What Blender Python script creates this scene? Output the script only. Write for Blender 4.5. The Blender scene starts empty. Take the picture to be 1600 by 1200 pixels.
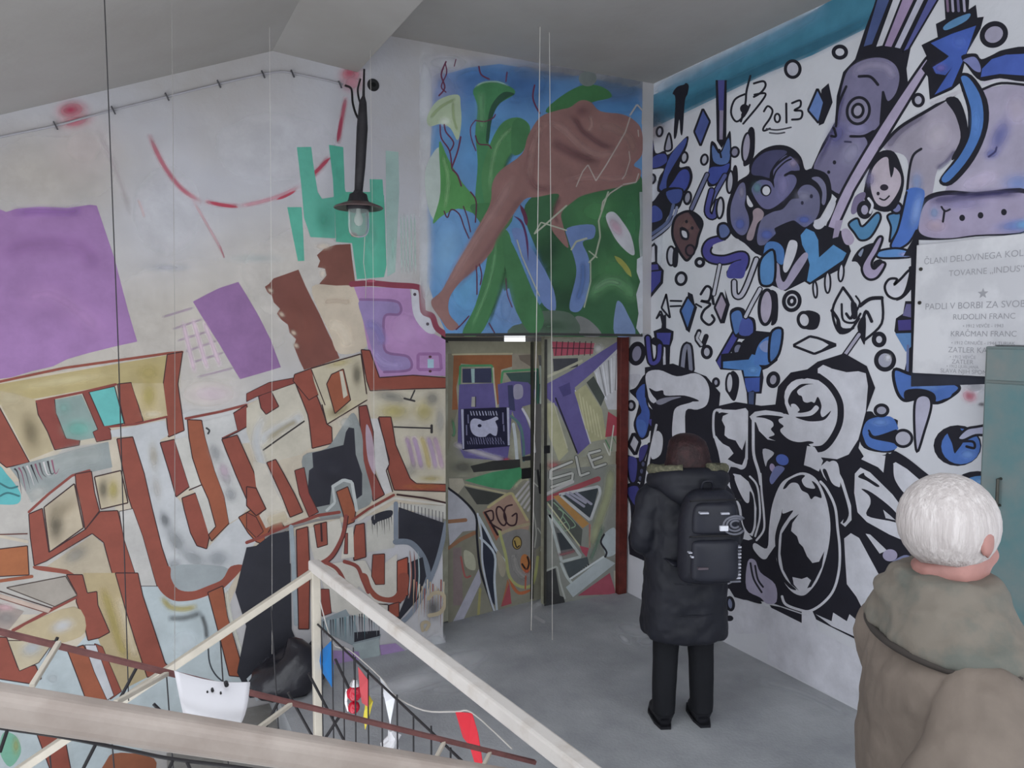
import bpy, bmesh, math, random
from mathutils import Vector, Matrix
from mathutils.geometry import tessellate_polygon

random.seed(7)
scene = bpy.context.scene
COL = scene.collection

# ---------------------------------------------------------------- camera
FPX, HCAM = 1200.0, 2.1
PITCH, YAW = math.atan(80 / 1200.0), math.radians(26.9)
FW = Vector((math.sin(YAW) * math.cos(PITCH), math.cos(YAW) * math.cos(PITCH), -math.sin(PITCH)))
RT = Vector((math.cos(YAW), -math.sin(YAW), 0))
UP = RT.cross(FW)
EYE = Vector((0, 0, HCAM))
cam_data = bpy.data.cameras.new('camera')
cam = bpy.data.objects.new('camera', cam_data)
COL.objects.link(cam)
cam_data.sensor_width = 36
cam_data.lens = 36 * FPX / 1600
cam_data.clip_start = 0.02
cam.matrix_world = Matrix((
    (RT.x, UP.x, -FW.x, EYE.x), (RT.y, UP.y, -FW.y, EYE.y), (RT.z, UP.z, -FW.z, EYE.z), (0, 0, 0, 1)))
scene.camera = cam

# ---------------------------------------------------------------- daylight and exposure
world = bpy.data.worlds.new('overcast_daylight')
scene.world = world
world.use_nodes = True
bg = world.node_tree.nodes['Background']
bg.inputs[0].default_value = (0.90, 0.945, 1.0, 1)
bg.inputs[1].default_value = 1.35
scene.view_settings.view_transform = 'Standard'
scene.view_settings.look = 'None'
scene.view_settings.gamma = 1
scene.view_settings.use_curve_mapping = False
scene.view_settings.exposure = 0.8
scene.cycles.transparent_max_bounces = 64
scene.cycles.max_bounces = 10
scene.cycles.diffuse_bounces = 6

# ---------------------------------------------------------------- main planes of the place (metres)
WY, WX, DY = 4.75, 3.595, 5.05       # back wall, right wall, door plane
ZC = 3.953                           # upper ceiling


def ray(px, py):
    return FW * FPX + RT * (px - 800) - UP * (py - 600)


def hit(px, py, p0, n):
    d = ray(px, py)
    return EYE + d * ((Vector(p0) - EYE).dot(n) / d.dot(n))


def on_back(px, py, y=WY):
    return hit(px, py, (0, y, 0), Vector((0, -1, 0)))


def on_right(px, py, x=WX):
    return hit(px, py, (x, 0, 0), Vector((-1, 0, 0)))


def on_floor(px, py, z=0.0):
    return hit(px, py, (0, 0, z), Vector((0, 0, 1)))


def at_depth(px, py, depth):
    return EYE + ray(px, py) * (depth / FPX)


# ---------------------------------------------------------------- materials
def lin(c):
    c = c / 255.0
    return c / 12.92 if c <= 0.04045 else ((c + 0.055) / 1.055) ** 2.4


def rgb(h):
    h = h.lstrip('#')
    return tuple(lin(int(h[i:i + 2], 16)) for i in (0, 2, 4))


MATS = {}


def mat(name, color, rough=0.7, var=0.1, scale=6.0, bump=0.0, bscale=40.0, metal=0.0, color2=None, spec=0.3, c2lo=0.45, c2hi=0.65):
    if name in MATS:
        return MATS[name]
    m = bpy.data.materials.new(name)
    m.use_nodes = True
    nt = m.node_tree
    bs = nt.nodes['Principled BSDF']
    bs.inputs['Roughness'].default_value = rough
    bs.inputs['Metallic'].default_value = metal
    bs.inputs['Specular IOR Level'].default_value = spec
    tc = nt.nodes.new('ShaderNodeTexCoord')
    nz = nt.nodes.new('ShaderNodeTexNoise')
    nz.inputs['Scale'].default_value = scale
    nz.inputs['Detail'].default_value = 5
    nz.inputs['Roughness'].default_value = 0.6
    nt.links.new(tc.outputs['Object'], nz.inputs['Vector'])
    rp = nt.nodes.new('ShaderNodeValToRGB')
    c = rgb(color) if isinstance(color, str) else color
    if color2:
        c2 = rgb(color2) if isinstance(color2, str) else color2
        rp.color_ramp.elements[0].color = (*c, 1)
        rp.color_ramp.elements[1].color = (*c2, 1)
        rp.color_ramp.elements[0].position = c2lo
        rp.color_ramp.elements[1].position = c2hi
    else:
        rp.color_ramp.elements[0].color = (*[v * (1 - var) for v in c], 1)
        rp.color_ramp.elements[1].color = (*[min(1, v * (1 + var)) for v in c], 1)
        rp.color_ramp.elements[0].position = 0.3
        rp.color_ramp.elements[1].position = 0.7
    nt.links.new(nz.outputs['Fac'], rp.inputs['Fac'])
    nt.links.new(rp.outputs['Color'], bs.inputs['Base Color'])
    if bump:
        nb = nt.nodes.new('ShaderNodeTexNoise')
        nb.inputs['Scale'].default_value = bscale
        nb.inputs['Detail'].default_value = 4
        nt.links.new(tc.outputs['Object'], nb.inputs['Vector'])
        bp = nt.nodes.new('ShaderNodeBump')
        bp.inputs['Strength'].default_value = bump
        bp.inputs['Distance'].default_value = 0.01
        nt.links.new(nb.outputs['Fac'], bp.inputs['Height'])
        nt.links.new(bp.outputs['Normal'], bs.inputs['Normal'])
    MATS[name] = m
    return m


def paint_material():
    m = bpy.data.materials.new('spray_paint')
    m.use_nodes = True
    nt = m.node_tree
    bs = nt.nodes['Principled BSDF']
    bs.inputs['Roughness'].default_value = 0.62
    bs.inputs['Specular IOR Level'].default_value = 0.25
    at = nt.nodes.new('ShaderNodeAttribute')
    at.attribute_name = 'paint'
    tc = nt.nodes.new('ShaderNodeTexCoord')
    nz = nt.nodes.new('ShaderNodeTexNoise')
    nz.inputs['Scale'].default_value = 7
    nz.inputs['Detail'].default_value = 6
    nz.inputs['Roughness'].default_value = 0.65
    nt.links.new(tc.outputs['Object'], nz.inputs['Vector'])
    mr = nt.nodes.new('ShaderNodeMapRange')
    mr.inputs[1].default_value = 0.3
    mr.inputs[2].default_value = 0.7
    mr.inputs[3].default_value = 0.86
    mr.inputs[4].default_value = 1.12
    nt.links.new(nz.outputs['Fac'], mr.inputs[0])
    mx = nt.nodes.new('ShaderNodeVectorMath')
    mx.operation = 'SCALE'
    nt.links.new(at.outputs['Color'], mx.inputs[0])
    nt.links.new(mr.outputs[0], mx.inputs['Scale'])
    nt.links.new(mx.outputs[0], bs.inputs['Base Color'])
    nt.links.new(at.outputs['Alpha'], bs.inputs['Alpha'])
    return m


PAINT = paint_material()


# ---------------------------------------------------------------- mesh helpers
def wloc(o):
    v = Vector((0, 0, 0))
    while o:
        v += o.location
        o = o.parent
    return v


def put(name, verts, faces, material, parent=None, smooth=False, loc=None):
    """one mesh object; verts are given in world space"""
    off = wloc(parent) if parent else Vector((0, 0, 0))
    if loc is not None:
        off = Vector(loc)
    me = bpy.data.meshes.new(name)
    me.from_pydata([tuple(Vector(v) - off) for v in verts], [], faces)
    me.materials.append(material)
    if smooth:
        me.polygons.foreach_set('use_smooth', [True] * len(me.polygons))
    me.update()
    o = bpy.data.objects.new(name, me)
    COL.objects.link(o)
    if loc is not None:
        o.location = Vector(loc) - (wloc(parent) if parent else Vector((0, 0, 0)))
    if parent:
        o.parent = parent
    return o


def tag(o, label, cat, group=None):
    o['label'] = label
    o['category'] = cat
    if group:
        o['group'] = group
    return o


def struct(o, label=None):
    o['kind'] = 'structure'
    if label:
        o['label'] = label
    return o


def thing(name, label, cat, loc, group=None):
    o = bpy.data.objects.new(name, None)
    o.empty_display_size = 0.1
    COL.objects.link(o)
    o.location = loc
    return tag(o, label, cat, group)


def fix(o):
    bm = bmesh.new()
    bm.from_mesh(o.data)
    bmesh.ops.recalc_face_normals(bm, faces=bm.faces)
    bm.to_mesh(o.data)
    bm.free()
    return o


def g_box(x0, x1, y0, y1, z0, z1):
    v = [(x, y, z) for z in (z0, z1) for y in (y0, y1) for x in (x0, x1)]
    f = [(0, 2, 3, 1), (4, 5, 7, 6), (0, 1, 5, 4), (2, 6, 7, 3), (0, 4, 6, 2), (1, 3, 7, 5)]
    return v, f


def bevel(o, w=0.004, seg=2):
    m = o.modifiers.new('bevel', 'BEVEL')
    m.width = w
    m.segments = seg
    m.limit_method = 'ANGLE'
    return o


def g_prism(poly, axis, a, b):
    """extrude a 2D polygon along an axis between a and b; poly is (u,v) in the two other axes in order"""
    def mk(p, t):
        q = list(p)
        q.insert(axis, t)
        return tuple(q)
    n = len(poly)
    v = [mk(p, a) for p in poly] + [mk(p, b) for p in poly]
    tris = tessellate_polygon([[Vector((p[0], p[1], 0)) for p in poly]])
    f = [tuple(t) for t in tris] + [tuple(i + n for i in reversed(t)) for t in tris]
    f += [(i, (i + 1) % n, n + (i + 1) % n, n + i) for i in range(n)]
    return v, f


def frame_of(d):
    d = d.normalized()
    a = Vector((0, 0, 1)) if abs(d.z) < 0.9 else Vector((1, 0, 0))
    u = d.cross(a).normalized()
    return u, d.cross(u).normalized()


def g_tube(pts, r, n=8, cap=True, flat=None):
    """tube along points, r a radius or list of radii; flat=(ru,rv) for a flattened section"""
    pts = [Vector(p) for p in pts]
    v, f = [], []
    m = len(pts)
    u = None
    for i, p in enumerate(pts):
        d = (pts[min(i + 1, m - 1)] - pts[max(i - 1, 0)])
        if d.length < 1e-9:
            d = Vector((0, 0, 1))
        d.normalize()
        if u is None:
            u, w = frame_of(d)
        else:
            u = (u - d * u.dot(d)).normalized()
            w = d.cross(u).normalized()
        rr = r[i] if isinstance(r, (list, tuple)) else r
        for k in range(n):
            a = 2 * math.pi * k / n
            ca, sa = math.cos(a), math.sin(a)
            if flat:
                ca, sa = ca * flat[0], sa * flat[1]
            v.append(tuple(p + (u * ca + w * sa) * rr))
    for i in range(m - 1):
        for k in range(n):
            a, b = i * n + k, i * n + (k + 1) % n
            f.append((a, b, b + n, a + n))
    if cap:
        f.append(tuple(range(n - 1, -1, -1)))
        f.append(tuple(range((m - 1) * n, m * n)))
    return v, f


def g_bar(a, b, w, h, up=Vector((0, 0, 1))):
    a, b = Vector(a), Vector(b)
    d = (b - a).normalized()
    s = d.cross(up).normalized()
    t = s.cross(d).normalized()
    v = []
    for p in (a, b):
        for su, sv in ((-1, -1), (1, -1), (1, 1), (-1, 1)):
            v.append(tuple(p + s * (su * w / 2) + t * (sv * h / 2)))
    return v, [(3, 2, 1, 0), (4, 5, 6, 7), (0, 1, 5, 4), (1, 2, 6, 5), (2, 3, 7, 6), (3, 0, 4, 7)]


def g_lathe(profile, n=24, center=(0, 0, 0)):
    v, f = [], []
    cx, cy, cz = center
    for r, z in profile:
        for k in range(n):
            a = 2 * math.pi * k / n
            v.append((cx + r * math.cos(a), cy + r * math.sin(a), cz + z))
    for i in range(len(profile) - 1):
        for k in range(n):
            a, b = i * n + k, i * n + (k + 1) % n
            f.append((a, b, b + n, a + n))
    return v, f


def g_loft(rings, cap=True):
    n = len(rings[0])
    v = [tuple(p) for r in rings for p in r]
    f = []
    for i in range(len(rings) - 1):
        for k in range(n):
            a, b = i * n + k, i * n + (k + 1) % n
            f.append((a, b, b + n, a + n))
    if cap:
        f.append(tuple(range(n - 1, -1, -1)))
        f.append(tuple(range((len(rings) - 1) * n, len(rings) * n)))
    return v, f


def join(*gs):
    V, F = [], []
    for v, f in gs:
        o = len(V)
        V += [tuple(p) for p in v]
        F += [tuple(i + o for i in q) for q in f]
    return V, F


def catmull(pts, closed=False, n=4):
    m = len(pts)
    if m < 3:
        return list(pts)
    out = []
    rng = range(m) if closed else range(m - 1)
    for i in rng:
        if closed:
            p0, p1, p2, p3 = pts[(i - 1) % m], pts[i], pts[(i + 1) % m], pts[(i + 2) % m]
        else:
            p0, p1, p2, p3 = pts[max(i - 1, 0)], pts[i], pts[i + 1], pts[min(i + 2, m - 1)]
        for k in range(n):
            t = k / n
            q = []
            for c in range(len(p1)):
                a, b, cc, d = p0[c], p1[c], p2[c], p3[c]
                q.append(0.5 * (2 * b + (cc - a) * t + (2 * a - 5 * b + 4 * cc - d) * t * t + (3 * b - a - 3 * cc + d) * t ** 3))
            out.append(tuple(q))
    if not closed:
        out.append(tuple(pts[-1]))
    return out


# ---------------------------------------------------------------- painting on walls
KPAINT = 1.0
walls = {}
PC = {'wall': None, 'obj': None, 'name': None, 'v': [], 'f': [], 'c': [], 'tf': (0, 0, 1.0)}
PTS_CACHE = {}


def surface(key, p0, n, obj, k, ground='#c0bebf'):
    walls[key] = dict(p0=Vector(p0), n=Vector(n).normalized(), obj=obj, k=k, shapes=[], polys=[], ground=ground)


def flush():
    if PC['v']:
        w = walls[PC['wall']]
        off = wloc(w['obj'])
        rot = w.get('inv')
        me = bpy.data.meshes.new(PC['name'])
        vs = [Vector(v) - off for v in PC['v']]
        if rot:
            vs = [rot @ v for v in vs]
        me.from_pydata([tuple(v) for v in vs], [], PC['f'])
        me.materials.append(PAINT)
        ca = me.color_attributes.new('paint', 'FLOAT_COLOR', 'POINT')
        ca.data.foreach_set('color', [x for c in PC['c'] for x in c])
        me.update()
        o = bpy.data.objects.new(PC['name'], me)
        COL.objects.link(o)
        o.parent = w['obj']
    PC['v'], PC['f'], PC['c'] = [], [], []


def on(key, clamp=None):
    flush()
    PC['clamp'] = clamp
    PC['wall'] = key


def motif(name):
    flush()
    PC['name'] = name


def T(ox=0, oy=0, s=4.0):
    PC['tf'] = (ox, oy, 1.0 / s)


def pp(pts):
    ox, oy, s = PC['tf']
    if isinstance(pts, str):
        pts = [tuple(float(a) for a in q.split(',')) for q in pts.split()]
    return [(ox + x * s, oy + y * s) for x, y in pts]


def inside(x, y, poly):
    r, j = False, len(poly) - 1
    for i in range(len(poly)):
        xi, yi = poly[i]
        xj, yj = poly[j]
        if (yi > y) != (yj > y) and x < (xj - xi) * (y - yi) / (yj - yi) + xi:
            r = not r
        j = i
    return r


def under(w, x, y):
    """colour of the paint that lies at this point already"""
    for bb, poly, c in reversed(w['polys']):
        if bb[0] <= x <= bb[2] and bb[1] <= y <= bb[3] and inside(x, y, poly):
            return c
    return rgb(w['ground'])


def emit(pts2, faces, cols):
    """pts2 in photo pixels -> points on the current wall, one thin paint layer above what lies below"""
    w = walls[PC['wall']]
    cl = PC.get('clamp')
    if cl:
        pts2 = [(min(max(x, cl[0]), cl[2]), min(max(y, cl[1]), cl[3])) for x, y in pts2]
    xs = [p[0] for p in pts2]
    ys = [p[1] for p in pts2]
    bb = (min(xs), min(ys), max(xs), max(ys))
    lay = 0
    for b, l in w['shapes']:
        if l >= lay and not (b[0] > bb[2] or b[2] < bb[0] or b[1] > bb[3] or b[3] < bb[1]):
            lay = l + 1
    w['shapes'].append((bb, lay))
    off = w['n'] * (0.0006 + lay * 0.00004)
    base = len(PC['v'])
    for p in pts2:
        PC['v'].append(hit(p[0], p[1], w['p0'], w['n']) + off)
    PC['f'] += [tuple(i + base for i in q) for q in faces]
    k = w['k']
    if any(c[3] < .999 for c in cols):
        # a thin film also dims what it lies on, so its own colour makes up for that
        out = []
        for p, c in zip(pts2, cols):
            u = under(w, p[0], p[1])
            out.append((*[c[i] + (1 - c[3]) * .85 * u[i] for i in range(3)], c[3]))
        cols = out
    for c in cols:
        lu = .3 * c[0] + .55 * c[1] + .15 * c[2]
        c = (c[0] * .86 + lu * .14 + .009, c[1] * .86 + lu * .14 + .009, c[2] * .86 + lu * .14 + .012, c[3])  # haze put into the colour: paint greyed and slightly lifted
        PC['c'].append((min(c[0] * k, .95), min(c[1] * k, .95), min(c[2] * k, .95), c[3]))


def col(h, a=1.0):
    return (*rgb(h), a)


def area2(p):
    return sum(p[i][0] * p[(i + 1) % len(p)][1] - p[(i + 1) % len(p)][0] * p[i][1] for i in range(len(p)))


def f(color, pts, smooth=True, a=1.0):
    p = pp(pts)
    if smooth:
        p = catmull(p, True, 4)
    tris = tessellate_polygon([[Vector((x, y, 0)) for x, y in p]])
    emit(p, [tuple(t) for t in tris], [col(color, a)] * len(p))
    if a > .99:
        walls[PC['wall']]['polys'].append((walls[PC['wall']]['shapes'][-1][0], p, rgb(color)))


def g(color, pts, a=1.0):
    f(color, pts, False, a)


def ribbon(p, w, closed, taper):
    m = len(p)
    L, R_ = [], []
    for i in range(m):
        if closed:
            a, b = p[(i - 1) % m], p[(i + 1) % m]
        else:
            a, b = p[max(i - 1, 0)], p[min(i + 1, m - 1)]
        dx, dy = b[0] - a[0], b[1] - a[1]
        l = math.hypot(dx, dy) or 1
        nx, ny = -dy / l, dx / l
        ww = w / 2
        if taper and not closed:
            t = i / (m - 1)
            ww *= max(0.12, min(1, min(t, 1 - t) * 4)) if taper == 2 else max(0.1, 1 - t * 0.9)
        L.append((p[i][0] + nx * ww, p[i][1] + ny * ww))
        R_.append((p[i][0] - nx * ww, p[i][1] - ny * ww))
    return L, R_


def densify(p, closed, step):
    out = []
    m = len(p)
    for i in range(m if closed else m - 1):
        a, b = p[i], p[(i + 1) % m]
        k = max(1, int(math.hypot(b[0] - a[0], b[1] - a[1]) / step))
        out += [(a[0] + (b[0] - a[0]) * j / k, a[1] + (b[1] - a[1]) * j / k) for j in range(k)]
    if not closed:
        out.append(p[-1])
    return out


def s(color, w, pts, closed=False, smooth=True, taper=0, a=1.0):
    p = pp(pts)
    if smooth:
        p = catmull(p, closed, 5)
    elif len(p) > 2 or closed:
        # mitre straight corners by short steps
        q = []
        m = len(p)
        for i in range(m):
            if not closed and i in (0, m - 1):
                q.append(p[i])
                continue
            for t in (-1, 1):
                nb = p[(i + t) % m]
                d = math.hypot(nb[0] - p[i][0], nb[1] - p[i][1]) or 1
                k = min(w * 0.35, d * 0.3) / d
                q.append((p[i][0] + (nb[0] - p[i][0]) * k, p[i][1] + (nb[1] - p[i][1]) * k))
        p = q
    L, R_ = ribbon(p, w, closed, taper)
    m = len(p)
    v = L + R_
    fa = [(i, (i + 1) % m, m + (i + 1) % m, m + i) for i in range(m if closed else m - 1)]
    if not closed and not taper:
        for end, i, j in ((0, 0, 1), (1, m - 1, m - 2)):
            c = p[i]
            dx, dy = c[0] - p[j][0], c[1] - p[j][1]
            l = math.hypot(dx, dy) or 1
            dx, dy = dx / l * w / 2, dy / l * w / 2
            b0 = len(v)
            v += [(c[0] + dx * .9, c[1] + dy * .9), (c[0] + dx * .6 - dy * .7, c[1] + dy * .6 + dx * .7), (c[0] + dx * .6 + dy * .7, c[1] + dy * .6 - dx * .7)]
            A, B = i, m + i
            if end == 0:
                fa += [(A, b0 + 2, b0, b0 + 1, B)]
            else:
                fa += [(A, b0 + 1, b0, b0 + 2, B)]
    emit(v, fa, [col(color, a)] * len(v))


def o(fill, pts, w=4.0, line='#17161f', smooth=True):
    f(fill, pts, smooth)
    s(line, w, pts, True, smooth)


def ell(cx, cy, rx, ry, rot=0, n=20):
    r = math.radians(rot)
    return [(cx + rx * math.cos(a) * math.cos(r) - ry * math.sin(a) * math.sin(r),
             cy + rx * math.cos(a) * math.sin(r) + ry * math.sin(a) * math.cos(r))
            for a in [2 * math.pi * i / n for i in range(n)]]


def e(fill, cx, cy, rx, ry, w=0, line='#17161f', rot=0):
    q = ell(cx, cy, rx, ry, rot)
    if fill:
        f(fill, q, False)
    if w:
        s(line, w, q, True, False)


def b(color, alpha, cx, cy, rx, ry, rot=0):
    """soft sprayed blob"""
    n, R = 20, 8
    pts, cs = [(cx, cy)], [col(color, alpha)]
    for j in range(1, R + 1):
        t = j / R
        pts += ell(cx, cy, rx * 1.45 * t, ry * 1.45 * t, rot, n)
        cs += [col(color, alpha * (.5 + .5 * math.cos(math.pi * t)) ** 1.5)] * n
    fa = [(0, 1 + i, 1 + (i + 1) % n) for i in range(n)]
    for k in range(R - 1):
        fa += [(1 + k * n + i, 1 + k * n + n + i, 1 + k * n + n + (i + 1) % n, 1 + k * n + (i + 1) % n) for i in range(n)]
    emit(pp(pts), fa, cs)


def ss(color, alpha, w, pts, closed=False):
    """soft sprayed line"""
    p = catmull(pp(pts), closed, 5)
    m = len(p)
    L, R_ = ribbon(p, w, closed, 0)
    v, fa, cs = [], [], []
    K = 6
    for k in range(K + 1):
        t = k / K
        al = alpha * (.5 - .5 * math.cos(2 * math.pi * t))
        for i in range(m):
            v.append((L[i][0] + (R_[i][0] - L[i][0]) * t, L[i][1] + (R_[i][1] - L[i][1]) * t))
            en = 1 if closed else min(1, min(i, m - 1 - i) / max(1, m * .18))
            cs.append(col(color, al * en))
    for k in range(K):
        for i in range(m if closed else m - 1):
            j = (i + 1) % m
            fa.append((k * m + i, k * m + j, k * m + m + j, k * m + m + i))
    emit(v, fa, cs)


# ---------------------------------------------------------------- the setting
M_WALL_L = mat('plaster_back', '#a09a94', 0.85, color2='#aeadb2', scale=0.9, bump=0.25, bscale=30, c2lo=0.35, c2hi=0.62)
M_WALL_R = mat('plaster_right', '#cfd0d6', 0.8, color2='#dcdde3', scale=1.2, bump=0.2, bscale=30, c2lo=0.35, c2hi=0.6)
M_CEIL = mat('ceiling_paint', '#9c9893', 0.9, color2='#a9a6a3', scale=0.7, bump=0.15, bscale=20, c2lo=0.35, c2hi=0.65)
M_CEIL2 = mat('ceiling_grey', '#a09ea3', 0.9, color2='#afadb2', scale=0.8, bump=0.15, bscale=20, c2lo=0.35, c2hi=0.65)
M_FLOOR = mat('concrete_floor', '#94969a', 0.75, color2='#afb1b4', scale=2.2, bump=0.35, bscale=60, c2lo=0.35, c2hi=0.68)
M_STEP = mat('terrazzo_step', '#86837f', 0.7, color2='#9a9894', scale=5, bump=0.2, bscale=60)

XR = 1.885                      # left jamb of the door recess
ZL = 2.095                      # lintel underside
A0, A1, B1, C1 = Vector((-0.566, 0, 3.19)), Vector((0.8375, 0, 3.746)), Vector((1.345, 0, 3.70)), Vector((1.516, 0, ZC))
sl = (A1.z - A0.z) / (A1.x - A0.x)
XL = -3.4
zl = A0.z + sl * (XL - A0.x)

prof_top = [(XL, zl), (A1.x, A1.z), (B1.x, B1.z), (C1.x, ZC), (WX + .3, ZC)]
wall_poly = [(XL, -3.2), (XR, -3.2), (XR, ZL), (WX + .3, ZL), (WX + .3, ZC)] + list(reversed(prof_top[:-1]))
wall_back = struct(fix(put('wall_back', *g_prism(wall_poly, 1, WY, WY + 0.3), M_WALL_L)), 'graffiti covered plaster wall with the door recess')
wall_right = struct(fix(put('wall_right', *g_box(WX, WX + .25, -1.6, DY + .5, -.25, ZC + .1), M_WALL_R)), 'white wall with blue and black graffiti')
# ceiling: stair soffit, beam and upper slab follow one profile; towards the camera it is left open, unseen, to let more daylight in
YS = 2.9
cp = [(XL, zl), (A1.x, A1.z), (B1.x, B1.z), (C1.x, ZC), (WX, ZC)]
cpo = [(WX, ZC + .3), (XL, ZC + .3)]
ceiling = struct(fix(put('ceiling', *g_prism(cp + cpo, 1, YS, WY), M_CEIL)))
cq = [(A1.x, A1.z), (B1.x, B1.z), (C1.x, ZC), (WX, ZC), (WX, ZC + .3), (A1.x, ZC + .3)]
struct(fix(put('ceiling_landing', *g_prism(cq, 1, -1.6, YS), M_CEIL)))
wall_left = struct(fix(put('wall_left', *g_box(XL - .2, XL, YS, WY, -3.2, ZC), M_WALL_L)))
EDGE = 0.74
floor = struct(fix(put('floor', *g_box(EDGE, WX, -1.6, DY + 1.6, -.22, 0), M_FLOOR)), 'worn grey concrete landing floor')


# ---------------------------------------------------------------- vestibule, door
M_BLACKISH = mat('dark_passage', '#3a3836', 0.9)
M_FRAME = mat('door_frame_brown', '#5a2620', 0.55, var=0.3, scale=14, bump=0.2)
M_FRAME2 = mat('door_frame_olive', '#7a7258', 0.7, var=0.3, scale=10, bump=0.2)
M_LEAF = mat('door_leaf_paint', '#8f8d7c', 0.6, color2='#a7a694', scale=5, bump=0.15)
M_STEEL = mat('worn_steel', '#55544f', 0.45, metal=0.8, var=0.2)
M_DARK = mat('dark_metal', '#1d1c1f', 0.5, var=0.2)


def build_door():
    y = 6.6
    w0, w1 = on_back(788, 530, y).x, on_back(832, 530, y).x
    poly = [(XR - .6, -.2), (WX + .3, -.2), (WX + .3, 2.9), (XR - .6, 2.9)]
    far = join(g_box(XR - .6, w0, y, y + .15, -.2, 2.9), g_box(w1, WX + .3, y, y + .15, -.2, 2.9),
               g_box(w0, w1, y, y + .15, -.2, 1.75), g_box(w0, w1, y, y + .15, 2.6, 2.9))
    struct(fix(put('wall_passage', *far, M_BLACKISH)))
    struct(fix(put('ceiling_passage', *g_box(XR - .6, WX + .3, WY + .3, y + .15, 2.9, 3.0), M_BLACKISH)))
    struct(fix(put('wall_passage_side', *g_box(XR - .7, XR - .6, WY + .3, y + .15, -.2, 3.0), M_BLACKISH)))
    xa, xb = XR + 0.004, on_back(976, 700, DY).x
    root = struct(put('door_1', *g_box(xa, xa + .035, DY - .02, DY + .06, 0, ZL), M_FRAME2), 'graffiti painted double door under the mural')
    p = on_back(963, 700, DY).x
    bevel(put('frame_post', *g_box(p, xb, DY - .05, DY + .06, 0, ZL), M_FRAME, root), .006)
    put('frame_head', *g_box(xa, xb, DY - .02, DY + .03, ZL - .018, ZL), M_DARK, root)
    # left leaf, standing a little ajar inwards
    a = math.radians(9)
    h = Vector((xa + .036, DY, 0))
    d = Vector((math.cos(a), math.sin(a), 0))
    n = Vector((math.sin(a), -math.cos(a), 0))
    wl = 0.90
    zt = 2.03
    v = [h + d * t - n * u + Vector((0, 0, z)) for z in (.012, zt) for u in (0.045, 0) for t in (0, wl)]
    leafA = fix(put('door_leaf', v, [(0, 2, 3, 1), (4, 5, 7, 6), (0, 1, 5, 4), (2, 6, 7, 3), (0, 4, 6, 2), (1, 3, 7, 5)], M_LEAF, root))
    x0 = on_back(850, 700, DY).x
    leafB = fix(put('door_leaf', *g_box(x0, p - .004, DY, DY + .045, .012, 2.076), M_LEAF, root))
    walls_door = (h, n, leafA, leafB)
    # rebate strip, lock and pull on the leaves
    q = hit(854, 702, (0, DY, 0), Vector((0, -1, 0)))
    bevel(put('lock', *g_box(q.x - .025, q.x + .025, DY - .012, DY, q.z - .03, q.z + .03), M_DARK, leafB), .003)
    e1 = h + d * (wl - .06)
    lk = [e1 + d * t + n * u + Vector((0, 0, z)) for z in (.98, 1.06) for u in (0, .012) for t in (-.05, .045)]
    put('lock', lk, [(0, 2, 3, 1), (4, 5, 7, 6), (0, 1, 5, 4), (2, 6, 7, 3), (0, 4, 6, 2), (1, 3, 7, 5)], M_DARK, leafA)
    put('edge_strip', *g_bar(h + d * (wl - .012) + n * .006 + Vector((0, 0, .02)), h + d * (wl - .012) + n * .006 + Vector((0, 0, zt)), .024, .012, n), M_STEEL, leafA)
    put('edge_strip', *g_box(x0, x0 + .02, DY - .01, DY, .02, 2.05), M_STEEL, leafB)
    for z in (.3, 1.05, 1.8):
        put('hinge', *g_tube([h + n * .01 + Vector((0, 0, z)), h + n * .01 + Vector((0, 0, z + .1))], .012), M_STEEL, leafA)
    surface('leafA', h + n * .0005, n, leafA, .95, '#9a9886')
    surface('leafB', (0, DY - .0005, 0), (0, -1, 0), leafB, .95, '#9a9886')


build_door()
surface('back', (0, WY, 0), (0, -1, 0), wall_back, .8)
surface('right', (WX, 0, 0), (-1, 0, 0), wall_right, 1.0, '#d4d5db')
surface('floor', (0, 0, 0), (0, 0, 1), floor, 1.0, '#a0a2a5')


# ---------------------------------------------------------------- stairs
def build_stairs():
    root = thing('staircase', 'grey stone steps going down along the brown graffiti wall', 'stairs', (EDGE, 4.0, -1.65))
    for i in range(10):
        z = -.165 * (i + 1)
        x1 = EDGE - .28 * i
        put('step', *g_box(x1 - .30, x1, 3.30, WY - .012, z - .19, z), M_STEP, root)
    up = thing('staircase', 'grey stone steps climbing beside the thick beige handrail', 'stairs', (.9, 0, 0))
    for i in range(9):
        z = .165 * (i + 1)
        x1 = .92 - .3 * i
        put('step', *g_box(x1 - .32, x1, -1.3, 1.22, max(0, z - .30) if x1 > EDGE else z - .33, z), M_STEP, up)


build_stairs()

# ---------------------------------------------------------------- railings
M_RAILW = mat('chipped_white_paint', '#c2bcb7', 0.5, color2='#aba096', scale=9, bump=0.15, c2lo=0.5, c2hi=0.75)
M_RAILC = mat('cream_rail_paint', '#b5ada0', 0.5, var=0.12, scale=9)
M_HAND = mat('beige_handrail', '#93877f', 0.55, color2='#a2978f', scale=7, bump=0.1)
M_BRBAR = mat('dark_red_bar', '#6b4543', 0.6, var=0.25, scale=20)
M_ROD = mat('black_rod', '#262427', 0.5, var=0.2)
P0, P1 = Vector((.712, 3.27, 1.10)), Vector((.905, 1.50, 1.10))
RN = Vector((P1.y - P0.y, -(P1.x - P0.x), 0)).normalized()


def on_rail(px, py, off=0.0):
    return hit(px, py, P0 + RN * off, RN)


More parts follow.
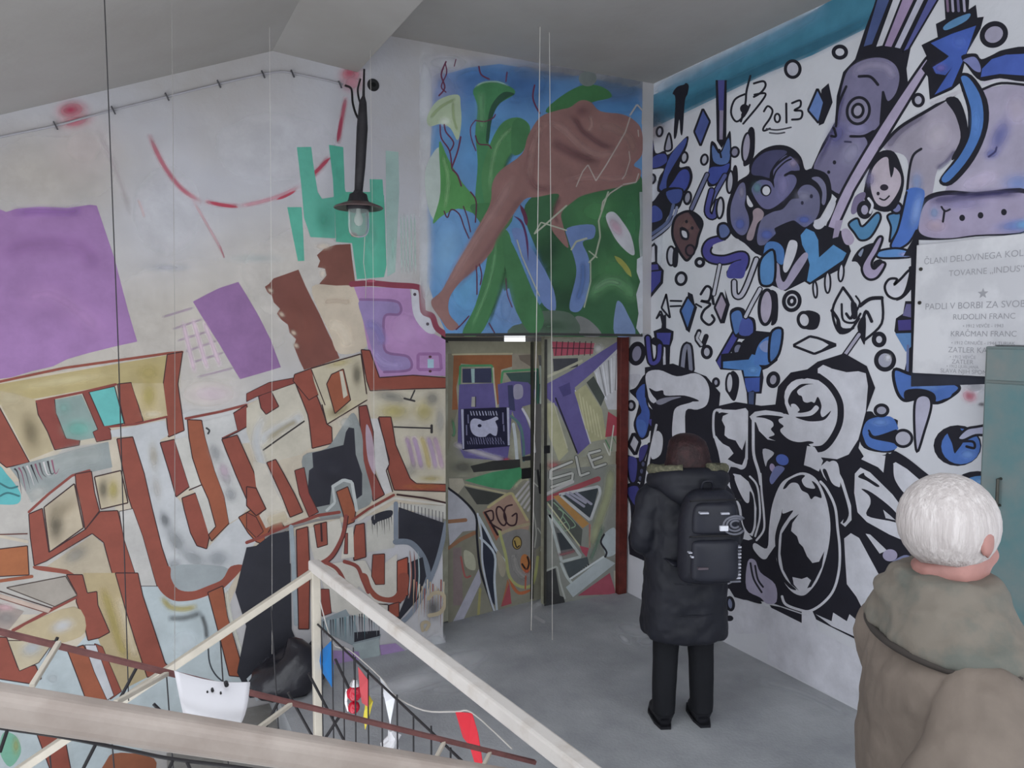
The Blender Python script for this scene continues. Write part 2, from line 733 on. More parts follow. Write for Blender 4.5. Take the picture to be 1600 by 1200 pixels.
def build_railing():
    r = thing('landing_railing', 'white painted railing with a square post and thin black rods around the stairwell', 'railing', (P0.x, P0.y, 0))
    d = (P1 - P0).normalized()
    bevel(put('top_rail', *g_bar(P0 - d * .03, P1 + d * .4, .046, .046), M_RAILW, r), .008)
    bevel(put('post', *g_bar(P0 + Vector((0, 0, -1.32)), P0 + Vector((0, 0, .015)), .037, .037, Vector((0, 1, 0))), M_RAILC, r), .004)
    bevel(put('post', *g_bar(P1 + d * .36 + Vector((0, 0, -1.1)), P1 + d * .36, .045, .045, Vector((0, 1, 0))), M_RAILC, r), .004)
    a, b_ = P0 + Vector((0, 0, -.02)), Vector((.177, 3.27, .79))
    dd = (b_ - a)
    bevel(put('stair_rail', *g_bar(a, a + dd * 2.2, .034, .03), M_RAILC, r), .004)
    bevel(put('post', *g_bar(a + dd * 2.15 + Vector((0, 0, -.95)), a + dd * 2.15, .035, .035, Vector((0, 1, 0))), M_RAILC, r), .004)
    m0, m1 = P0 + Vector((0, 0, -.25)), P1 + d * .36 + Vector((0, 0, -.25))
    put('middle_wire', *g_tube([m0, m1], .0045, 6), M_ROD, r)
    put('bottom_bar', *g_bar(m0 + Vector((0, 0, -.77)), m1 + Vector((0, 0, -.77)), .02, .02), M_BRBAR, r)
    n = 17
    for i in range(n):
        t = .03 + (i / (n - 1)) ** 1.0 * .95
        q = m0.lerp(m1, t)
        j = random.uniform(-.006, .006)
        put('rod', *g_tube([q + Vector((0, 0, random.uniform(0, .02))), q + Vector((j, j, -.77))], .003, 6), M_ROD, r)
    # rods in the sloping part
    for i in range(5):
        q = a + dd * (.35 + .38 * i)
        put('rod', *g_tube([q, q + Vector((0.03, 0, -.85))], .003, 6), M_ROD, r)


build_railing()


def build_balustrade():
    yb, yl = 1.35, 1.72
    c0, c1 = on_back(0, 1101, yb), on_back(400, 1164, yb)
    d = (c1 - c0).normalized()
    base = Vector((c1.x, yb, 0.165))
    r = thing('stair_balustrade', 'thick beige handrail with a dark red lower bar and light struts on the climbing stairs', 'railing', base)
    h = put('handrail', *g_bar(c0 - d * 1.1, c1 + d * .75, .055, .055), M_HAND, r)
    bevel(h, .018, 4)
    pe = c1 + d * .7
    bevel(put('newel_post', *g_bar(Vector((pe.x, pe.y, .0)), pe + Vector((0, 0, -.03)), .06, .06, Vector((0, 1, 0))), M_HAND, r), .006)
    pe2 = c0 - d * 1.05
    bevel(put('newel_post', *g_bar(Vector((pe2.x, pe2.y, pe2.z - .95)), pe2, .06, .06, Vector((0, 1, 0))), M_HAND, r), .006)
    # dark red bar, carried by brackets off the handrail
    b0, b1 = on_back(0, 987, yl), on_back(545, 1120, yl)
    e_ = (b1 - b0).normalized()
    put('lower_bar', *g_bar(b0 - e_ * .6, b1 + e_ * .55, .012, .0095), M_BRBAR, r)
    light = [((262, 1052), (180, 1098)), ((455, 1100), (388, 1150)), ((92, 1004), (50, 1072)), ((509, 1158), (498, 1182)),
             ((694, 1160), (660, 1225)), ((766, 1176), (735, 1235))]
    for p, q in light:
        bevel(put('strut', *g_bar(on_back(*p, yl), on_back(*q, yl - .18), .0095, .0095), M_RAILC, r), .002)
    dark = [((90, 996), (58, 1060)), ((214, 1042), (183, 1100)), ((436, 1094), (414, 1138)), ((530, 1120), (500, 1166)),
            ((450, 1082), (500, 1172)), ((482, 1052), (556, 1192)), ((524, 1030), (545, 1075)), ((240, 1100), (250, 1110))]
    for p, q in dark:
        put('thin_rod', *g_tube([on_back(*p, yl + .03), on_back(*q, yl + .03)], .0035, 6), M_ROD, r)
    w = [on_back(*p, yb + .03) for p in ((-60, 1128), (12, 1139), (100, 1152), (200, 1172), (270, 1186), (400, 1203), (520, 1226))]
    put('under_wire', *g_tube(catmull([tuple(p) for p in w]), .003, 6), M_ROD, r)
    for p, q in (((12, 1139), (0, 1175)), ((150, 1162), (128, 1205)), ((270, 1188), (258, 1215)), ((292, 1190), (305, 1220))):
        put('thin_rod', *g_tube([on_back(*p, yb + .03), on_back(*q, yb + .03)], .003, 6), M_ROD, r)


build_balustrade()


# ---------------------------------------------------------------- things hung on the railing
def flag(px, color, label, parent, off=-.012):
    pts = [on_rail(x, y, off) for x, y in px]
    c = sum(pts, Vector((0, 0, 0))) / len(pts)
    n = len(pts)
    top = max(p.z for p in pts)
    v, fa = [], []
    # a thin sheet with a little billow
    for side in (0, 1):
        for p in pts:
            v.append(p + RN * (.0015 * side))
        v.append(c + RN * (.012 + .0015 * side))
    fa += [(i, (i + 1) % n, n) for i in range(n)]
    fa += [(n + 1 + (i + 1) % n, n + 1 + i, 2 * n + 1) for i in range(n)]
    fa += [(i, n + 1 + i, n + 1 + (i + 1) % n, (i + 1) % n) for i in range(n)]
    ob = fix(put('pennant', v, fa, color, parent))
    ob['label'] = label
    return ob


def build_hung():
    q0 = on_rail(600, 1100, -.012)
    bt = thing('pennant_string', 'string of blue white red and yellow pennants hung along the white railing', 'bunting', tuple(q0))
    flag([(518, 1001), (493, 1026), (505, 1052), (521, 1077), (521, 1040)], mat('blue_cloth', '#1466a8', .6), 'blue triangular pennant', bt)
    flag([(594, 1058), (618, 1088), (614, 1110), (610, 1132), (602, 1090)], mat('white_cloth', '#d2d2d6', .6), 'white triangular pennant', bt)
    flag([(712, 1112), (738, 1114), (747, 1145), (752, 1175), (756, 1204), (746, 1204), (736, 1168), (724, 1152)], mat('red_cloth', '#c62836', .6), 'red twisted pennant', bt)
    flag([(574, 1082), (583, 1096), (579, 1112), (571, 1140), (568, 1120), (572, 1105)], mat('yellow_cloth', '#cdbb3e', .6), 'yellow ribbon pennant', bt)
    flag([(560, 1042), (575, 1062), (575, 1104), (566, 1098), (562, 1070)], mat('faded_red_cloth', '#b84a50', .6), 'faded red cloth strip', bt, .02)
    M_RED = mat('glossy_red', '#b5122e', .15, spec=.6)
    M_FOIL = mat('silver_foil', '#c8c4c6', .25, metal=.7)
    c = on_rail(554, 1082, -.06)
    t = thing('bauble_string', 'shiny red and white bauble string tied to the railing rods', 'ornament', (c.x, c.y, c.z + .06))
    prof = [(.001, .034), (.016, .031), (.027, .02), (.033, .004), (.031, -.012), (.022, -.026), (.008, -.033), (.001, -.034)]
    for (px, py, k, m) in ((554, 1082, 1.0, M_RED), (553, 1105, .75, M_RED)):
        q = on_rail(px, py, -.06)
        put('bauble', *g_lathe([(r * k, z * k) for r, z in prof], 16, q), m, t, True)
    q = on_rail(555, 1066, -.06)
    put('foil_cap', *g_lathe([(.001, .014), (.01, .013), (.02, .0), (.024, -.012), (.018, -.014)], 10, q), M_FOIL, t)
    q = on_rail(548, 1092, -.05)
    put('foil_tail', *g_tube([on_rail(543, 1075, -.05), on_rail(541, 1095, -.055), on_rail(544, 1112, -.05)], [.008, .012, .004], 6), M_FOIL, t)
    q = on_rail(554, 1066, -.06)
    put('thread', *g_tube([q, on_rail(552, 1012, -.01)], .002, 5), M_ROD, t)
    # cord that carries the pennants
    pts = [(492, 905), (518, 1001), (545, 1015), (594, 1058), (618, 1088), (662, 1110), (712, 1112), (738, 1114), (800, 1170)]
    put('cord', *g_tube(catmull([tuple(on_rail(x, y, -.012)) for x, y in pts]), .0025, 5), mat('cord_grey', '#b5b0ab', .8), bt)
    # crumpled plastic bag tied low on the rods
    rnd = random.Random(3)
    c = on_rail(612, 1178, -.04)
    rings = []
    for i in range(9):
        t_ = i / 8
        z = c.z + .085 - t_ * .19
        rr = [.012, .022, .03, .026, .034, .042, .046, .04, .015][i]
        rings.append([(c.x + .012 * math.sin(i * 2.1) + math.cos(a) * rr * rnd.uniform(.7, 1.25), c.y + math.sin(a) * rr * rnd.uniform(.7, 1.25), z + rnd.uniform(-.006, .006)) for a in [2 * math.pi * k / 14 for k in range(14)]])
    bag = put('plastic_bag', *g_loft(rings), mat('white_plastic', '#cfcdd0', .25, var=.06), None, False, loc=(c.x, c.y, c.z - .1))
    tag(bag, 'crumpled white plastic bag tied to the lower railing rods', 'bag')
    # curved white sheet fixed on the sloping stair rail
    M_SHEET = mat('white_sheet', '#c9c7cb', .4, var=.05)
    yb = 1.66
    tl, tr, br, bl = on_back(272, 1048, yb), on_back(391, 1066, yb), on_back(366, 1142, yb), on_back(287, 1118, yb)
    rings = []
    N = 14
    for j in range(9):
        u = j / 8
        lo, hi = tl.lerp(bl, u), tr.lerp(br, u)
        row = []
        for i in range(N + 1):
            w = i / N
            p = lo.lerp(hi, w)
            p.y -= .04 * math.sin(math.pi * u) + .008 * math.sin(math.pi * w)
            p.z -= .006 * math.sin(math.pi * w)
            row.append(p)
        rings.append(row)
    V, F = [], []
    for k in (0, 1):
        for row in rings:
            V += [p + Vector((0, .002 * k, 0)) for p in row]
    W = N + 1
    for j in range(8):
        for i in range(N):
            a = j * W + i
            F.append((a, a + 1, a + W + 1, a + W))
            a += 9 * W
            F.append((a + W, a + W + 1, a + 1, a))
    o9 = 9 * W
    for i in range(N):
        F.append((i, o9 + i, o9 + i + 1, i + 1))
        q = 8 * W + i
        F.append((q, q + 1, o9 + q + 1, o9 + q))
    for j in range(8):
        q = j * W
        F.append((q, q + W, o9 + q + W, o9 + q))
        q = j * W + N
        F.append((q, o9 + q, o9 + q + W, q + W))
    sheet = fix(put('curved_sheet', V, F, M_SHEET, None, True, loc=tuple(bl)))
    tag(sheet, 'curved white plastic sheet fixed to the dark red bar of the stairs', 'sheet')
    for px, py, r_ in ((354, 1070, .0045), (332, 1079, .003), (324, 1081, .002), (345, 1083, .002)):
        q = on_back(px, py, 1.632)
        put('ink_mark', *g_tube([q + Vector((0, .012, 0)), q + Vector((0, -.002, 0))], r_, 10), M_DARK, sheet)
    # black sack by the wall
    c = on_back(447, 1083, 4.52)
    c.z = 0
    rnd = random.Random(11)
    rings = []
    prof = [(.17, 0), (.215, .03), (.225, .08), (.205, .14), (.17, .19), (.12, .225), (.06, .245), (.02, .25)]
    for i, (r_, z) in enumerate(prof):
        rings.append([(c.x + math.cos(a) * r_ * (1 + .13 * math.sin(3 * a + i) + rnd.uniform(-.05, .05)), c.y + math.sin(a) * r_ * .8 * (1 + .1 * math.sin(5 * a + 2 * i)), z * (1 + .25 * math.cos(a))) for a in [2 * math.pi * k / 26 for k in range(26)]])
    sack = put('plastic_sack', *g_loft(rings), mat('black_plastic', '#232228', .3, var=.15, spec=.5, bump=.6, bscale=14), None, True, loc=tuple(c))
    tag(sack, 'black plastic sack lying against the wall at the top of the steps', 'sack')


build_hung()


# ---------------------------------------------------------------- cable, lamp, socket on the wall
def build_fittings():
    M_CABLE = mat('grey_cable', '#9d9ba0', .6)
    pts = [(-60, 230), (0, 214), (88, 196), (176, 172), (261, 151), (342, 131), (410, 116), (440, 112), (460, 115), (500, 123), (536, 132)]
    cab = put('wall_cable', *g_tube(catmull([tuple(on_back(x, y, WY - .008)) for x, y in pts]), .0055, 8), M_CABLE, None, True)
    tag(cab, 'grey cable clipped along the wall under the stair soffit', 'cable')
    for x, y in ((87, 196), (177, 172), (261, 151), (342, 131), (411, 116), (457, 115), (531, 132)):
        q = on_back(x, y, WY - .008)
        put('clip', *g_bar(q + Vector((-.009, -.007, .018)), q + Vector((.009, -.007, -.022)), .007, .01, Vector((0, 1, 0))), mat('clip_grey', '#4a494d', .6), cab)
    q = on_back(583, 133)
    sk = put('wall_socket', *g_lathe([(.014, -.012), (.034, -.012), (.038, -.006), (.038, 0)], 20), M_DARK)
    sk.rotation_euler = (math.radians(-90), 0, 0)
    sk.location = q
    tag(sk, 'round black cable hole in the white wall beside the lamp', 'socket')
    hole = put('hole_shade_disc', *g_tube([(0, 0, -.003), (0, 0, -.009)], .03, 16), mat('hole_shade', '#09090a', .9), None)  # black disc stands for the shade inside the hole
    hole.parent = sk
    # lamp on its hanging pole
    yl = 4.45
    M_POLE = mat('lamp_pole_black', '#2b292d', .6, var=.3, scale=18, bump=.3)
    M_SHADE = mat('enamel_shade', '#5a4a49', .45, var=.2)
    M_GLASS = bpy.data.materials.new('lamp_glass')
    M_GLASS.use_nodes = True
    bs = M_GLASS.node_tree.nodes['Principled BSDF']
    bs.inputs['Base Color'].default_value = (.55, .62, .6, 1)
    bs.inputs['Roughness'].default_value = .12
    bs.inputs['Transmission Weight'].default_value = .75
    bs.inputs['IOR'].default_value = 1.2
    top, bot = on_back(567, 160, yl), on_back(560, 302, yl)
    base = on_back(560, 372, yl)
    t = thing('hanging_lamp', 'old black hanging lamp with a flat enamel shade and a clear glass jar', 'lamp', tuple(base))
    put('pole', *g_tube([on_back(569, 108, yl), on_back(568, 150, yl), top, on_back(566, 200, yl), on_back(563, 260, yl), bot], [.006, .008, .022, .033, .03, .024], 12), M_POLE, t, True)
    put('cable', *g_tube(catmull([tuple(on_back(x, y, yl + dy)) for x, y, dy in ((540, 134, .29), (549, 139, .2), (551, 160, .1), (556, 178, .04), (562, 188, 0))]), .007, 8), M_DARK, t, True)
    put('cable', *g_tube(catmull([tuple(on_back(x, y, yl + dy)) for x, y, dy in ((563, 124, .2), (559, 140, .12), (561, 155, .05), (565, 166, 0))]), .006, 8), M_DARK, t, True)
    c = on_back(560, 324, yl)
    k = 4.45 / 1200
    put('cap', *g_lathe([(.022, .10), (.03, .085), (.05, .075), (.058, .04), (.075, .02)], 24, c), M_POLE, t, True)
    put('shade', *g_lathe([(.06, .032), (.09, .022), (.135, .004), (.143, -.004), (.138, -.008), (.09, .008), (.06, .014)], 32, c), M_SHADE, t, True)
    put('glass_jar', *g_lathe([(.058, .01), (.062, -.05), (.062, -.11), (.056, -.145), (.04, -.168), (.001, -.176)], 24, c), M_GLASS, t, True)
    put('bulb', *g_lathe([(.015, .0), (.016, -.03), (.03, -.06), (.032, -.08), (.02, -.102), (.001, -.108)], 16, c), mat('bulb_white', '#cfcfc8', .2), t, True)
    put('collar', *g_lathe([(.065, .018), (.069, .01), (.069, -.012), (.063, -.016)], 24, c), M_POLE, t, True)
    put('pull_cord', *g_tube([on_back(570, 370, yl), on_back(568, 410, yl + .1), on_back(572, 440, yl + .2), on_back(571, 466, WY - .01)], .0022, 5), mat('cord_grey', '#b5b0ab', .8), t)
    # wires that hang through the stairwell
    for (x0, y0, x1, y1, yy, m, r_, lab) in (
            (162, -30, 201, 1095, 3.05, 'black_rod', .0022, 'thin dark wire hanging straight past the purple paint'),
            (268, -30, 273, 1050, 3.2, 'thread_grey', .0011, 'hair thin grey thread hanging through the stairwell'),
            (845, -30, 830, 985, 4.2, 'cord_pale', .0024, 'pale cord hanging from the ceiling in front of the mural'),
            (858, -30, 863, 1000, 4.25, 'cord_pale', .0021, 'pale cord reaching the floor before the double door'),
            (421, 20, 425, 1022, 4.3, 'cord_pale', .0009, 'fine pale thread hanging down before the black paint patch'),
            (578, 20, 585, 812, 4.36, 'cord_pale', .0009, 'fine pale thread ending before the small white letter panel')):
        ma = MATS.get(m) or mat(m, '#7d7a76' if m == 'thread_grey' else '#c9c4be', .7)
        a = on_back(x0, y0, yy)
        z = on_back(x1, y1, yy)
        if z.z < 0.004 and z.x > EDGE:
            z.z = 0.004
        zs = A0.z + sl * (a.x - A0.x) if a.x < A1.x else (A1.z if a.x < B1.x else ZC)
        a = a.lerp(z, (a.z - zs) / (a.z - z.z)) if a.z > zs else a
        w = put('hanging_wire', *g_tube([a, a.lerp(z, .5) + Vector((.006, 0, 0)), z], r_, 6), ma, None, False, loc=tuple(z))
        tag(w, lab, 'wire', 'wires hanging in the stairwell')


build_fittings()


# ---------------------------------------------------------------- plaque and cabinet on the right wall
def text_mesh(txt, size, mname, origin, xdir, ydir, material, parent, depth=.0, align='CENTER', name='inscription'):
    cu = bpy.data.curves.new('t', 'FONT')
    cu.body = txt
    cu.size = size
    cu.align_x = align
    cu.fill_mode = 'FRONT'
    ob = bpy.data.objects.new('t', cu)
    COL.objects.link(ob)
    dg = bpy.context.evaluated_depsgraph_get()
    me = ob.evaluated_get(dg).to_mesh()
    vs = [Vector(origin) + xdir * v.co.x + ydir * v.co.y for v in me.vertices]
    fs = [tuple(p.vertices) for p in me.polygons]
    ob.evaluated_get(dg).to_mesh_clear()
    bpy.data.objects.remove(ob)
    return put(name, vs, fs, material, parent)


def build_plaque():
    M_MARBLE = mat('white_marble', '#cfcfd4', .35, color2='#e0e0e4', scale=3, c2lo=.4, c2hi=.55)
    M_INK = mat('worn_inscription', '#a6a6ac', .7)
    x = WX - .028
    a, b_ = on_right(1432, 383, x), on_right(1432, 583, x)
    y1 = a.y
    wid = .70
    zt, zb = a.z, b_.z
    xf = WX - .10
    cb = on_right(1540, 541, xf)
    yn, zn = cb.y + .004, cb.z + .004
    pl = bevel(fix(put('memorial_plaque', *g_prism([(y1, zb), (y1, zt), (y1 - wid, zt), (y1 - wid, zn), (yn, zn), (yn, zb)], 0, x, WX - .004), M_MARBLE, None, loc=(WX - .004, y1 - wid / 2, zb))), .004)
    tag(pl, 'white marble memorial plaque with faded engraved lines', 'plaque')
    H = zt - zb
    lines = [(.235 - .08, .050, 'ČLANI DELOVNEGA KOLEKTIVA', .0), (.26 + .0, .048, 'TOVARNE „INDUS“', 0), (.505, .052, 'PADLI V BORBI ZA SVOBODO', 0),
             (.585, .044, 'RUDOLIN  FRANC', 0), (.645, .026, '• 1912 VEVČE - 1943', 0), (.71, .044, 'KRAČMAN  FRANC', 0), (.77, .026, '• 1912 ČRNUČE - 1944 TURJAK', 0),
             (.83, .044, 'ZATLER  KANČMAN', 0), (.875, .026, '• 1912 VEVČE', .09), (.915, .036, 'ZATLER', .09), (.945, .024, '• 1912 LJUBLJANA', .09), (.985, .034, 'SLAVA NJIH SPOMINU', .06)]
    xd, yd = Vector((0, -1, 0)), Vector((0, 0, 1))
    for fr, sz, txt, sh in lines:
        o_ = text_mesh(' '.join(txt.split()), sz * .84, 'ink', (x - .0012, y1 - wid / 2 + sh, zt - fr * H), xd, yd, M_INK, pl)
    # star and fixing screws
    cx, cz = y1 - wid / 2 + .005, zt - .40 * H
    st = [(cx - r_ * math.sin(math.pi * i / 5), cz + r_ * math.cos(math.pi * i / 5)) for i in range(10) for r_ in [(.026 if i % 2 == 0 else .011)]]
    put('star', [(x - .0012, p, q) for p, q in st] + [(x - .0012, cx, cz)], [(i, (i + 1) % 10, 10) for i in range(10)], M_INK, pl)
    for fr in (.19, .45):
        for yy in (y1 - .03, y1 - wid + .03):
            c = Vector((x, yy, zt - fr * H))
            put('screw', *g_tube([c, c + Vector((-.006, 0, 0))], .009, 10), M_STEEL, pl)
    M_CAB = mat('cabinet_paint', '#6f8486', .5, color2='#7d8583', scale=3.2, bump=.08, c2lo=.4, c2hi=.6)
    M_CAB2 = mat('cabinet_door_paint', '#5f8488', .45, color2='#858a88', scale=2.6, bump=.08, c2lo=.38, c2hi=.66)
    xf = WX - .10
    c = on_right(1540, 541, xf)
    w = .62
    cab = bevel(put('fuse_cabinet', *g_box(xf, WX - .006, c.y - w, c.y, .62, c.z), M_CAB, None, loc=(WX, c.y - w / 2, .62)), .006)
    tag(cab, 'teal grey metal fuse cabinet on the wall under the plaque', 'cabinet')
    zs = on_right(1570, 597, xf).z
    d1 = bevel(put('door', *g_box(xf - .012, xf, c.y - w + .015, c.y - .012, .64, zs - .008), M_CAB2, cab), .003)
    bevel(put('cover', *g_box(xf - .010, xf, c.y - w + .015, c.y - .012, zs + .006, c.z - .012), M_CAB2, cab), .003)
    put('handle', *g_tube([(xf - .012, c.y - .1, 1.45), (xf - .035, c.y - .1, 1.45), (xf - .035, c.y - .1, 1.33), (xf - .012, c.y - .1, 1.33)], .007, 8), M_STEEL, d1)


build_plaque()


# ================================================================ paint on the back wall, left of the door
BR, BR2, BR3 = '#93432c', '#9c4f28', '#8a3a2c'
CR, CR2, YL, WG, GR = '#c6b8a2', '#bda98a', '#ab9a52', '#bfc0c2', '#9a9c9a'
DK, OL, TE, LI = '#25242c', '#3a1a16', '#55b9a4', '#a57ab4'


def bo(color, pts, w=1.6, line='#3a1a16'):
    """straight edged letter piece with a thin dark outline"""
    g(color, pts)
    s(line, w, pts, True, False)


def paint_upper():
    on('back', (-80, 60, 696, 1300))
    motif('painted_shadow')  # wide beige and pale tones of the plaster
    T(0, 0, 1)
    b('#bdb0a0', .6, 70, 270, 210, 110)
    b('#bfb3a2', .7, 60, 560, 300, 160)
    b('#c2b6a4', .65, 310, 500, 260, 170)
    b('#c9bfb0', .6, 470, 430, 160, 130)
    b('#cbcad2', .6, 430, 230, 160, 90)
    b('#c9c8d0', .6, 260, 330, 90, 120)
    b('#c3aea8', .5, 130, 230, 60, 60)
    # purple squares
    motif('painted_square')
    T(0, 300)
    f('#a374af', '-200,120 0,108 40,125 100,105 250,92 420,100 560,80 605,85 640,190 720,430 800,740 858,935 720,965 540,1010 420,1045 330,1090 200,1120 0,1180 -200,1240', False)
    ss('#94639f', .5, 40, '0,400 200,330 500,350 600,500')
    ss('#b788bd', .5, 60, '100,700 300,640 500,760 650,900')
    ss('#8c5aa5', .6, 24, '60,130 250,120 420,125 520,110')
    motif('painted_square')
    f('#95689f', '1205,685 1290,640 1370,600 1490,562 1550,660 1620,780 1690,920 1755,1095 1640,1130 1500,1170 1440,1070 1370,950 1300,840 1250,760', False)
    T(0, 0, 1)
    motif('painted_grid')
    for i, (x0, y0, x1, y1) in enumerate(((252, 496, 305, 480), (268, 515, 318, 498), (275, 533, 328, 517), (288, 550, 340, 532), (298, 567, 352, 550), (305, 590, 368, 574))):
        ss('#97788f', .75, 6, [(x0, y0), ((x0 + x1) / 2, (y0 + y1) / 2), (x1, y1)])
    for x0, y0, x1, y1 in ((285, 500, 305, 585), (300, 495, 325, 580), (318, 500, 345, 575)):
        ss('#d8b0c8', .6, 12, [(x0, y0), ((x0 + x1) / 2, (y0 + y1) / 2), (x1, y1)])
    # pink garland
    motif('painted_garland')
    ss('#bf4a63', .9, 13, '232,208 246,240 262,268 285,296 318,318')
    ss('#c85a70', .8, 12, '318,314 345,320 375,322')
    s('#c23a52', 5, '328,316 345,320 372,324', taper=2)
    ss('#cd7386', .7, 12, '372,322 405,316 440,305 470,290')
    s('#c23a52', 4, '432,312 447,306 462,298', taper=2)
    ss('#c0506a', .85, 14, '470,292 495,268 515,244')
    s('#b83a54', 5, '488,274 500,262 516,246', taper=2)
    ss('#b93c5a', .95, 12, '528,226 532,200 536,175 541,150')
    s('#a93450', 5, '527,222 531,200 534,182', taper=2)
    ss('#c78a92', .6, 8, '300,310 320,345 340,380 350,402')
    s('#a86a74', 2, '344,385 350,402', smooth=False)
    ss('#c9a2a2', .5, 8, '215,310 221,325 226,342')
    b('#c12f54', .95, 112, 172, 28, 17, -8)
    b('#c23a5a', .8, 118, 190, 30, 12, -10)
    b('#c12f54', 1, 548, 116, 20, 15)
    b('#bb2850', 1, 546, 115, 12, 9)
    b('#bb2850', 1, 110, 172, 18, 10, -8)
    b('#d0607c', .6, 550, 130, 22, 18)
    ss('#a9999b', .4, 14, '150,200 170,240 190,290 205,340')
    b('#a8a9b4', .5, 262, 418, 40, 8)
    b('#9fb0b0', .35, 400, 404, 50, 9)
    # teal bars
    motif('painted_bars')
    T(400, 0)
    f('#4fb59c', '255,920 345,918 360,1040 385,1200 470,1330 490,1480 340,1480 300,1360 285,1180', False)
    f('#43b297', '455,905 545,920 555,1180 600,1330 490,1310 480,1120', False)
    T(400, 300)
    f('#4bb49a', '195,95 285,95 295,260 302,430 262,432 235,300', False)
    f('#52b49c', '310,60 490,30 495,290 340,282', False)
    f('#46b596', '490,60 560,0 720,0 800,20 815,460 800,532 630,545 600,320 500,312', False)
    T(400, 0)
    f('#48b598', '710,1120 790,1122 800,1260 715,1260', False)
    f('#7fbfae', '810,942 890,950 895,1200 870,1700 820,1730 812,1300', False, .5)
    T(400, 300)
    b('#3c9f86', .6, 420, 180, 70, 120)
    b('#70c8b0', .5, 720, 300, 80, 200)
    for x in (905, 925, 945, 968, 990):
        ss('#8fc0ae', .6, 4, [(x, 130), (x + 3, 300), (x + 6, 515)])
    b('#86c4b2', .6, 855, 350, 20, 130)
    # brown bars
    motif('painted_bars')
    f('#7d4334', '55,592 80,575 110,540 190,512 265,485 310,590 350,672 400,770 450,880 490,960 522,1040 420,1075 300,1112 270,1050 235,960 250,920 210,880 200,830 160,800 130,760 150,730 110,690 100,650 70,625', False)
    b('#8d5040', .6, 280, 800, 90, 200, -20)
    for cx, cy in ((90, 615), (160, 765), (235, 880), (250, 960)):
        b('#c8b49e', .9, cx, cy, 26, 18, 40)
    f('#7d4636', '380,395 430,350 500,330 590,325 600,420 622,582 500,588 395,575 440,520 430,480 385,470 400,430', False)
    b('#d2c2ae', .9, 415, 510, 26, 40)
    b('#cdbba5', .8, 420, 340, 60, 28)
    # cream ground under the brown bars
    motif('painted_ground')
    f('#cab9a2', '350,592 500,585 622,600 650,740 690,965 520,1010 460,880 400,760')
    ss('#b9a691', .7, 14, '420,690 500,680 600,690')
    ss('#d8cab4', .7, 30, '450,820 540,860 580,980')
    # lilac panel with crimson edge
    motif('painted_panel')
    f('#b383b8', '610,590 960,602 985,740 1040,850 1110,885 1190,925 1190,1150 980,1145 770,1162 700,980 650,700', False)
    b('#be93c4', .7, 930, 850, 150, 160)
    f('#c9c6cf', '972,605 1012,612 1030,752 1095,800 1120,880 1060,872 985,770')
    s('#8c2f44', 9, '595,576 720,570 860,582 1000,592 1035,625 1045,745 1100,775 1130,850 1190,892')
    s('#b04a62', 4, '700,556 740,556', smooth=False)
    e('#4a3a44', 992, 640, 10, 10)
    e('#4a3a44', 1072, 825, 10, 10)
    motif('painted_letter')
    f('#967fb4', '650,672 860,680 905,720 890,765 805,775 800,900 815,1000 950,1030 960,1110 800,1125 740,1030 700,900 670,800', True)
    s('#8c6095', 4, '650,672 860,680 905,720 890,765 805,775 800,900 815,1000 950,1030 960,1110 800,1125')
    ss('#877ab8', .8, 22, '680,825 740,840 780,900 790,960')
    ss('#a895c8', .7, 18, '730,990 800,1070 920,1085')
    s('#9c66a0', 5, '1012,1012 1150,1012 1158,1110 1012,1110', True, False)
    g('#9fc0d0', '1072,1045 1110,1045 1110,1100 1072,1100')
    e('#5a2a3a', 1088, 1030, 10, 8)
    e('#5a2a3a', 1088, 1120, 10, 8)


